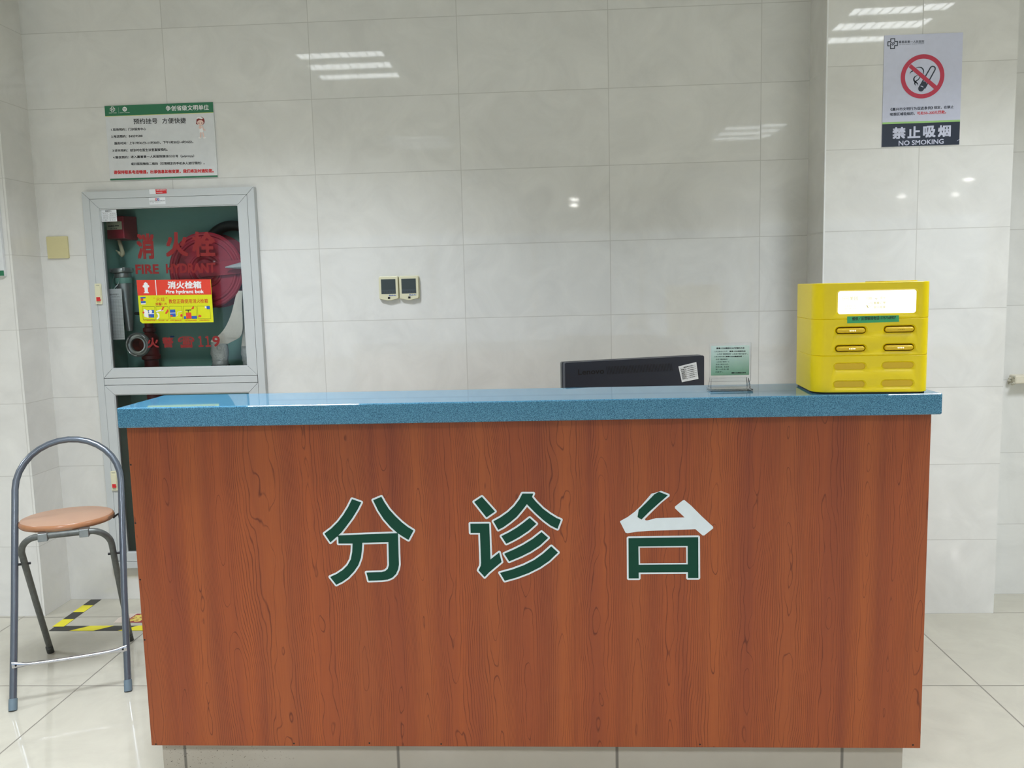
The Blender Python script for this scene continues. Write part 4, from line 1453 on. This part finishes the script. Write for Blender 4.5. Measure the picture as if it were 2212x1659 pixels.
# ------------------------------------------------------------------ acrylic sign holder
hz = CZ1
p = at(1579, 845, 2, hz)
hy = p.y + .022
h0 = at(1533.5, 742, 1, hy).x
h1 = at(1624, 740.5, 1, hy).x
htop = at(1579, 741, 1, hy).z
HFm = Frame((0, hy, 0), (1, 0, 0), (0, 0, 1))
t = thing('sign_holder', 'clear acrylic sign holder with green printed notice standing on the blue countertop', 'sign holder', ((h0 + h1) / 2, hy, hz))
zk = zpx(HFm, 1500, 720, 11.85)
pb = zk(400, 1135)[1]
MB().box(h0, h1, hy + .0062, hy + .0092, pb - .012, htop).build('clear_panel', M['clear'], t, bevel=.0006)
pq = q4(zk, (430, 1100), (1418, 1072), (1415, 305), (437, 318))
pp = MB()
pp.rect(Frame((0, hy + .0052, 0), (1, 0, 0), (0, 0, 1)), (pq[0][0] + pq[3][0]) / 2, (pq[1][0] + pq[2][0]) / 2, pq[0][1] + .0012, pq[2][1])
pc = pp.build('printed_card', M['paper_green'], t)
HK = Frame((0, hy + .0052, 0), (1, 0, 0), (0, 0, 1))
k = MB()
for body, x0, y0, x1, y1, hh, bd in (('嘉善12320微信公众号预约方式', 570, 408, 1292, 400, 42, .03), ('1.关注微信公众号', 520, 486, 855, 482, 34, 0), ('嘉善12320健康热线', 908, 482, 1318, 478, 36, .03),
                                     ('→点击“健康服务”→点击“预约挂号”。', 575, 555, 1380, 548, 38, 0), ('2.首次预约请在', 515, 620, 815, 616, 34, 0), ('嘉善12320健康热线', 818, 616, 1225, 612, 36, .03), ('→', 1255, 605, 1275, 605, 14, 0),
                                     ('点击“健康服务”', 556, 690, 880, 686, 38, 0), ('→点击“预约”→', 566, 755, 900, 750, 36, 0), ('点击“身份认证，', 556, 820, 885, 816, 38, 0), ('或者注册，实名绑', 552, 884, 895, 880, 36, 0),
                                     ('定”→点击“预', 550, 948, 890, 944, 38, 0), ('约挂号”。', 548, 1014, 740, 1010, 38, 0), ('嘉善12320微信公众号', 960, 1034, 1325, 1030, 34, .03)):
    tx(k, zk, HK, body, x0, y0, x1, y1, hh, bd, .0004)
k.build('printed_text', M['ink'], pc)
# base: sloping clear block with a slot
zb0 = at(1535, 846.5, 2, hz)
zb1 = at(1627.5, 845.5, 2, hz)
bx_0, bx_1 = zb0.x, zb1.x
byf = (zb0.y + zb1.y) / 2
bt = zk(400, 1150)[1]
mb = MB()
mb.hexa([(bx_0, byf, hz), (bx_1, byf, hz), (bx_1, hy + .03, hz), (bx_0, hy + .03, hz), (bx_0, byf, hz + .006), (bx_1, byf, hz + .006), (bx_1, hy + .03, hz + .006), (bx_0, hy + .03, hz + .006)])
mb.build('clear_base', M['clear'], t, bevel=.001)
mb = MB()
mb.hexa([(bx_0 + .003, byf + .006, hz + .0065), (bx_1 - .003, byf + .006, hz + .0065), (bx_1 - .003, hy - .001, hz + .0065), (bx_0 + .003, hy - .001, hz + .0065),
         (bx_0 + .006, hy - .010, bt), (bx_1 - .006, hy - .010, bt), (bx_1 - .006, hy - .001, bt), (bx_0 + .006, hy - .001, bt)])
mb.hexa([(bx_0 + .003, hy + .0115, hz + .0065), (bx_1 - .003, hy + .0115, hz + .0065), (bx_1 - .003, hy + .026, hz + .0065), (bx_0 + .003, hy + .026, hz + .0065),
         (bx_0 + .006, hy + .0115, bt), (bx_1 - .006, hy + .0115, bt), (bx_1 - .006, hy + .018, bt), (bx_0 + .006, hy + .018, bt)])
mb.build('clear_clamp', M['clear'], t, bevel=.0008)

# ------------------------------------------------------------------ yellow power bank cabinet
by_ang = math.radians(-4.0)
BW, BD, BH = .2745, .205, .2730
borg = Vector((2.2030, -1.349, CZ1))
YF_ = Frame(borg, (math.cos(by_ang), math.sin(by_ang), 0), (0, 0, 1))       # s along the front, N towards the viewer
YT = Frame(borg, YF_.X, -YF_.N)                                            # plan view, N up
pc_ = YT.pt(BW / 2, BD / 2, 0)
yb = thing('power_bank_cabinet', 'bright yellow power bank rental cabinet with lit screen standing on the countertop', 'rental cabinet', tuple(pc_))
plan = []
for cx, cy, r, a0_ in ((.036, .036, .036, 180), (BW - .026, .026, .026, 270), (BW - .02, BD - .02, .02, 0), (.02, BD - .02, .02, 90)):
    for i in range(9):
        a = math.radians(a0_ + 90 * i / 8)
        plan.append((cx + r * math.cos(a), cy + r * math.sin(a)))
FS0, FS1 = .036, BW - .026
S1z, S2z = .0950, .1850
MB().prism(YT, [(BW / 2 + (s - BW / 2) * .975, BD / 2 + (q - BD / 2) * .97) for s, q in plan], 0.0, .004).build('base_gasket', M['black_gloss'], yb)
zy = zpx(YF_, 1680, 580, 5.8211)


def stadium(x0, x1, y0, y1, n=8):
    r = (y1 - y0) / 2
    return rrect(x0, x1, y0, y1, r * .98, n)


def shell(name, z0, z1, holes):
    """one storey of the cabinet, its front pierced by the given outlines"""
    mb = MB()
    n = len(plan)
    b = .0012
    fs_edge = None
    lo = [YT.pt(s, q, z0 + b) for s, q in plan]
    hi = [YT.pt(s, q, z1 - b) for s, q in plan]
    ins = lambda z: [YT.pt(BW / 2 + (s - BW / 2) * (1 - 2 * b / BW), BD / 2 + (q - BD / 2) * (1 - 2 * b / BD), z) for s, q in plan]
    lo2, hi2 = ins(z0), ins(z1)
    vs = lo2 + lo + hi + hi2
    fs = []
    for i in range(n):
        j = (i + 1) % n
        front = (i == 8)          # the straight edge between the first and the second corner
        for q in range(3):
            if q == 1 and front and holes:
                continue
            fs.append((q * n + i, q * n + j, (q + 1) * n + j, (q + 1) * n + i))
    mb.add(vs, fs, True)
    mb.add(hi2, [tuple(range(n))])
    mb.add(lo2, [tuple(reversed(range(n)))])
    if holes:
        s0, s1 = plan[8][0], plan[9][0]
        outer = [(s0, z0 + b), (s1, z0 + b), (s1, z1 - b), (s0, z1 - b)]
        ch = .0042
        rim = []
        for (x0, x1, y0, y1, dep, rr) in holes:
            o_ = rrect(x0 - ch, x1 + ch, y0 - ch * 1.35, y1 + ch * .65, rr + ch, 8)
            i_ = rrect(x0, x1, y0, y1, rr, 8)
            rim.append(o_)
            m = len(o_)
            va = [YF_.pt(s, q, 0) for s, q in o_] + [YF_.pt(s, q, -.0035) for s, q in i_] + [YF_.pt(s, q, -dep) for s, q in i_]
            mb.add(va, [(i, (i + 1) % m, m + (i + 1) % m, m + i) for i in range(m)] + [(m + i, m + (i + 1) % m, 2 * m + (i + 1) % m, 2 * m + i) for i in range(m)], False)
        mb.flat(YF_, [outer] + rim, 0)
    return mb.build(name, M['yellow'], yb)


def zr4(x0, x1, yt, yb_):
    a, b = zy(x0, (yt + yb_) / 2), zy(x1, (yt + yb_) / 2)
    c, d = zy((x0 + x1) / 2, yt), zy((x0 + x1) / 2, yb_)
    return a[0], b[0], d[1], c[1]


sl_full = [zr4(733, 1115, 738, 822), zr4(1342, 1728, 720, 806), zr4(727, 1108, 966, 1048), zr4(1334, 1720, 950, 1036)]
sl_empty = [zr4(718, 1104, 1194, 1272), zr4(1322, 1712, 1180, 1258), zr4(712, 1098, 1420, 1495), zr4(1314, 1704, 1406, 1484)]
scr = zr4(762, 1748, 276, 566)
mid = [(a, b, c, d, .012, (d - c) / 2 * .96) for a, b, c, d in sl_full]
low = [(a, b, c, d, .005, (d - c) / 2 * .96) for a, b, c, d in sl_empty]
shell('slot_module', .004, S1z, low)
shell('slot_module', S1z, S2z, mid)
shell('screen_module', S2z, BH, [(scr[0], scr[1], scr[2], scr[3], .004, .006)])
# raised rear hump of the lid
lid = rrect(BW * .62, BW - .012, .05, BD - .01, .02, 5)
MB().prism(YT, lid, BH, BH + .0025).build('lid_hump', M['yellow'], yb, bevel=.002)
MB().rect(YF_, scr[0] - .001, scr[1] + .001, scr[2] - .001, scr[3] + .001, -.0035).build('screen', M['screen'], yb)
scp = yb.children[-1]
scp = [o for o in yb.children if o.name.startswith('screen') and not o.name.startswith('screen_module')][0]
k = MB()
YS = YF_.up(-.0030)
for body, x0, y0, x1, y1, hh, bd in (('搜电', 830, 390, 890, 388, 18, 0), ('美团', 908, 400, 1012, 396, 44, 0), ('扫描', 1118, 394, 1188, 390, 34, 0), ('提示', 1292, 388, 1362, 384, 34, 0), ('看看订单', 1212, 450, 1362, 444, 32, .01),
                                     ('显示结束', 1212, 505, 1362, 500, 32, .01), ('归还请按提示插入', 822, 482, 1005, 476, 14, 0), ('充电宝自动弹出后取走', 835, 515, 985, 511, 14, 0)):
    tx(k, zy, YS, body, x0, y0, x1, y1, hh, bd, .0)
k.ribbon(YS, [zy(*p) for p in ((822, 360), (892, 356), (894, 400), (824, 404))], .0005, 0, closed=True)
k.ribbon(YS, [zy(*p) for p in ((1150, 440), (1190, 430), (1192, 470), (1155, 478))], .0007, 0, closed=True)
k.ribbon(YS, [zy(1125, 465), zy(1140, 490)], .0022, 0)
k.ribbon(YS, [zy(1230, 375), zy(1243, 388), zy(1256, 373)], .0012, 0)
k.build('screen_text', M['screen_text'], scp)
for a, b, c, d in sl_empty:
    MB().flat(YF_, [rrect(a - .001, b + .001, c - .001, d + .001, (d - c) / 2, 8)], -.0048).build('slot_flap', M['yellow_deep'], yb)
for a, b, c, d in sl_full:
    MB().flat(YF_, [rrect(a - .001, b + .001, c - .001, d + .001, (d - c) / 2, 8)], -.0118).build('slot_back', M['brown_gap'], yb)
lq = q4(zy, (872, 690), (1525, 670), (1522, 588), (872, 603))
gl = MB().flat(YF_, [lq], .0006).build('repair_label', M['label_green'], yb)
k = MB()
tx(k, zy, YF_, '维修／反馈联络电话17757368907', 935, 656, 1485, 638, 48, .01, .001)
k.build('printed_text', M['ink'], gl)
names = ['upper left', 'upper right', 'second row left', 'second row right']
pk0 = None
for i, ((a, b, c, d), nm) in enumerate(zip(sl_full, names)):
    g_ = .0020
    lab = {0: 'yellow power bank with four lit dots in the top left slot of the rental cabinet', 1: 'yellow power bank with unlit dots in the top right slot of the rental cabinet',
           2: 'yellow power bank with four lit dots in the second left slot of the rental cabinet', 3: 'yellow power bank with four lit dots in the second right slot of the rental cabinet'}[i]
    cx, cz = (a + b) / 2, (c + d) / 2
    t = thing('power_bank', lab, 'power bank', tuple(YF_.pt(cx, c + g_, -.008)), 'power banks in the yellow rental cabinet')
    mb = MB()
    rings = []
    for h, inset in ((-.0115, .0), (-.004, .0), (-.001, .0006), (.0014, .0022), (.0026, .0048)):
        rings.append([YF_.pt(s, q, h) for s, q in rrect(a + g_ + inset, b - g_ - inset, c + g_ + inset, d - g_ - inset, max(.001, ((d - c) / 2 - g_ - inset) * .97), 8)])
    m = len(rings[0])
    vs = [p for r in rings for p in r]
    mb.add(vs, [(q * m + i2, q * m + (i2 + 1) % m, (q + 1) * m + (i2 + 1) % m, (q + 1) * m + i2) for q in range(4) for i2 in range(m)], True)
    mb.add(rings[-1], [tuple(range(m))])
    mb.build('case', M['yellow_deep'], t)
    k = MB()
    off = .0015 if i != 1 else .0
    for q in range(4):
        k.disc(YF_, cx + (q - 1.5) * .0040 + .003, cz - .0005, .0013 if i != 1 else .0008, .0030, 12)
    k.build('indicator_dots', M['led'] if i != 1 else M['led_off'], t)

# ------------------------------------------------------------------ folding stool
FL, FR = at(28, 1535, 2, 0), at(277, 1493, 2, 0)
mid_ = (FL + FR) / 2
sx = (FR - FL)
hw_ = sx.length / 2
sx.normalize()
sy = Vector((-sx.y, sx.x, 0))
stool = thing('folding_stool', 'folding bar stool with round wooden seat and arched grey tube back', 'stool', tuple(mid_))


def L(x, y, z):
    return mid_ + sx * x + sy * y + Vector((0, 0, z))


LEAN = .43
TR = .0112
xw = hw_ - .003
za_ = .665
ZT = .818
path = [L(-xw - .003, LEAN * .02, 0.02), L(-xw, LEAN * .3, .3), L(-xw, LEAN * za_, za_)]
for i in range(1, 16):
    a = math.pi * (1 - i / 16)
    z = za_ + (ZT - za_) * math.sin(a)
    path.append(L(xw * math.cos(a), LEAN * z, z))
path += [L(xw, LEAN * za_, za_), L(xw, LEAN * .3, .3), L(xw + .003, LEAN * .02, .02)]
MB().tube(path, TR, 18).build('back_frame', M['tube_grey'], stool)
for sgn in (-1, 1):
    MB().tube([L(sgn * (xw + .003), 0, .0), L(sgn * (xw + .003), LEAN * .02, .020), L(sgn * (xw + .0027), LEAN * .034, .034)], [TR + .0016, TR + .0018, TR + .0014], 18).build('foot_cap', M['cap'], stool)
# short frame
RX, RY = .137, .452
BZ, BY = .534, .118
slope = lambda z: RY - (RY - BY) * z / BZ
zk_ = .47
path = [L(-RX, RY, .012), L(-RX, slope(.25), .25), L(-RX, slope(zk_), zk_)]
for i in range(1, 8):
    a = math.pi - math.pi / 2 * i / 8
    path.append(L(-RX + .06 + .06 * math.cos(a), slope(zk_ + (BZ - zk_) * math.sin(a)), zk_ + (BZ - zk_) * math.sin(a)))
path += [L(-RX + .07, BY, BZ), L(RX - .07, BY, BZ)]
for i in range(1, 8):
    a = math.pi / 2 - math.pi / 2 * i / 8
    path.append(L(RX - .06 + .06 * math.cos(a), slope(zk_ + (BZ - zk_) * math.sin(a)), zk_ + (BZ - zk_) * math.sin(a)))
path += [L(RX, slope(zk_), zk_), L(RX, slope(.25), .25), L(RX, RY, .012)]
MB().tube(path, TR * .95, 16).build('leg_frame', M['tube_dark'], stool)
for sgn in (-1, 1):
    MB().tube([L(sgn * RX, RY + .002, 0), L(sgn * RX, slope(.03), .03)], [TR + .0012, TR + .001], 16).build('foot_cap', M['cap_dark'], stool)
# seat
SFm = Frame(L(-.008, .247, .566), sx, sy)
SR, SRY = .150, .131
mb = MB()
prof = [(0, 0.0), (.93, 0.0), (.965, -.002), (.99, -.007), (1.0, -.013)]
n = 64
vs = []
for i in range(n):
    a = 2 * math.pi * i / n
    for r, h in prof[:3]:
        vs.append(SFm.pt(SR * r * math.cos(a), SRY * r * math.sin(a), h))
fs = []
for i in range(n):
    j = (i + 1) % n
    for q in range(2):
        fs.append((i * 3 + q, j * 3 + q, j * 3 + q + 1, i * 3 + q + 1))
mb.add(vs, fs, True)
seat = mb.build('seat', M['seat_top'], stool)
mb = MB()
prof = [(.962, -.0018), (.985, -.0055), (1.0, -.013), (.995, -.019), (.97, -.023), (.0, -.023)]
m = len(prof)
vs = [SFm.pt(SR * r * math.cos(2 * math.pi * i / n), SRY * r * math.sin(2 * math.pi * i / n), h) for i in range(n) for r, h in prof]
fs = [(i * m + q, ((i + 1) % n) * m + q, ((i + 1) % n) * m + q + 1, i * m + q + 1) for i in range(n) for q in range(m - 1)]
mb.add(vs, fs, True)
mb.build('seat_edge', M['seat_edge'], seat)
for a0_, a1_, h0_, h1_, nm in ((252, 283, -.013, -.021, 'worn_patch'), (335, 368, -.007, -.018, 'worn_patch')):
    mb = MB()
    vs = []
    ns = 12
    for i in range(ns + 1):
        a = math.radians(a0_ + (a1_ - a0_) * i / ns)
        for r, h in ((1.002, h0_), (1.0065, (h0_ + h1_) / 2), (1.0, h1_)):
            vs.append(SFm.pt(SR * r * math.cos(a), SRY * r * math.sin(a), h))
    mb.add(vs, [(i * 3 + q, (i + 1) * 3 + q, (i + 1) * 3 + q + 1, i * 3 + q + 1) for i in range(ns) for q in range(2)], True)
    mb.build(nm, M['seat_worn'], seat)
# clamps under the seat, pivots, brackets
for x in (-.062, .062):
    mb = MB()
    p = [L(x + dx, BY + dy, BZ + dz) for dz in (-.016, .012) for dx, dy in ((-.015, -.015), (.015, -.015), (.015, .016), (-.015, .016))]
    mb.hexa(p)
    mb.build('seat_clamp', M['tube_steel'], stool, bevel=.002)
zp = RY / (LEAN + (RY - BY) / BZ)
for sgn in (-1, 1):
    MB().tube([L(sgn * (RX - .018), slope(zp), zp), L(sgn * (xw + .002), LEAN * zp, zp)], .0042, 10).build('pivot_bolt', M['bolt'], stool)
    zb2 = .552
    yb2_ = LEAN * .56
    MB().tube([L(sgn * (xw - .006), LEAN * .535, .535), L(sgn * (xw - .010), LEAN * .55, .556), L(sgn * (SR - .012), .242, .5425)], .0045, 8).build('seat_bracket', M['bolt'], stool)
# foot rest
zf = .133
pa, pb = L(-xw - .004, LEAN * zf - TR - .003, zf), L(xw + .004, LEAN * zf - TR - .003, zf)
mb = MB()
nst = 24
vs = []
fb = Vector((0, 0, 1))
fo = -sy
for i in range(nst + 1):
    f_ = i / nst
    e = abs(f_ - .5) * 2
    wide = .0062 + .0058 * max(0, (e - .72) / .28) ** 1.2
    th_ = .0062 - .0040 * max(0, (e - .72) / .28)
    c_ = pa.lerp(pb, f_) + Vector((0, 0, -.004 * (1 - e * e)))
    for q in range(12):
        a = 2 * math.pi * q / 12
        vs.append(c_ + fb * (wide * math.sin(a)) + fo * (th_ * math.cos(a)))
mb.add(vs, [(i * 12 + q, (i + 1) * 12 + q, (i + 1) * 12 + (q + 1) % 12, i * 12 + (q + 1) % 12) for i in range(nst) for q in range(12)], True)
mb.add(vs, [tuple(range(12)), tuple(reversed(range(nst * 12, nst * 12 + 12)))])
fr_ = mb.build('foot_rest', M['chrome'], stool)
for c_ in (pa.lerp(pb, .035), pa.lerp(pb, .965)):
    MB().lathe(Frame(c_ + fo * .0025, sx, Vector((0, 0, 1))), [(.0, .0022), (.0030, .0018), (.0038, 0)], 12).build('screw', M['bolt'], fr_)

# ------------------------------------------------------------------ floor markings
FZ = Frame((0, 0, 0), (1, 0, 0), (0, 1, 0))


def hazard(name, label, p0, p1, wv, step, lean, first):
    t = thing(name, label, 'floor tape', tuple((Vector(p0) + Vector(p1)) / 2), 'striped floor tape in front of the fire cabinet')
    f = Frame(p0, Vector(p1) - Vector(p0), Vector((0, 0, 1)).cross(Vector(p1) - Vector(p0)))
    ln = (Vector(p1) - Vector(p0)).length
    MB().rect(f, 0, ln, -wv / 2, wv / 2, .0006).build('black_backing', M['tape_black'], t)
    y = MB()
    s = first
    while s < ln + .1:
        q = [(s - lean / 2, -wv / 2), (s + step / 2 - lean / 2, -wv / 2), (s + step / 2 + lean / 2, wv / 2), (s + lean / 2, wv / 2)]
        q = [(min(max(a, 0), ln), b) for a, b in q]
        if q[1][0] > q[0][0] or q[2][0] > q[3][0]:
            y.flat(f, [q], .0011)
        s += step
    y.build('yellow_stripes', M['tape_yellow'], t)


hazard('hazard_tape', 'black and yellow striped tape on the floor parallel to the fire cabinet', (-.480, -.317, 0), (.30, -.317, 0), .05, .200, .06, .115)
hazard('hazard_tape', 'black and yellow striped tape on the floor running to the wall', (-.466, -.300, 0), (-.474, -.004, 0), .048, .152, .0, .0)
c0 = (-.195, -.215)
t = thing('floor_sticker', 'worn maroon floor sticker with yellow characters before the fire cabinet', 'floor sticker', (c0[0] + .15, c0[1], 0))
MB().flat(FZ, [[(-.256, -.262), (.20, -.265), (.20, -.165), (-.236, -.166), (-.262, -.21)]], .0005).build('worn_edge', M['sticker_pale'], t)
MB().flat(FZ, [[(-.215, -.262), (.195, -.262), (.195, -.168), (-.205, -.168)]], .0009).build('maroon_print', M['maroon'], t)
k = MB()
write(k, FZ, '禁止堆放', -.205, .185, -.252, -.178, .0013, .03)
k.build('yellow_print', M['khaki'], t)
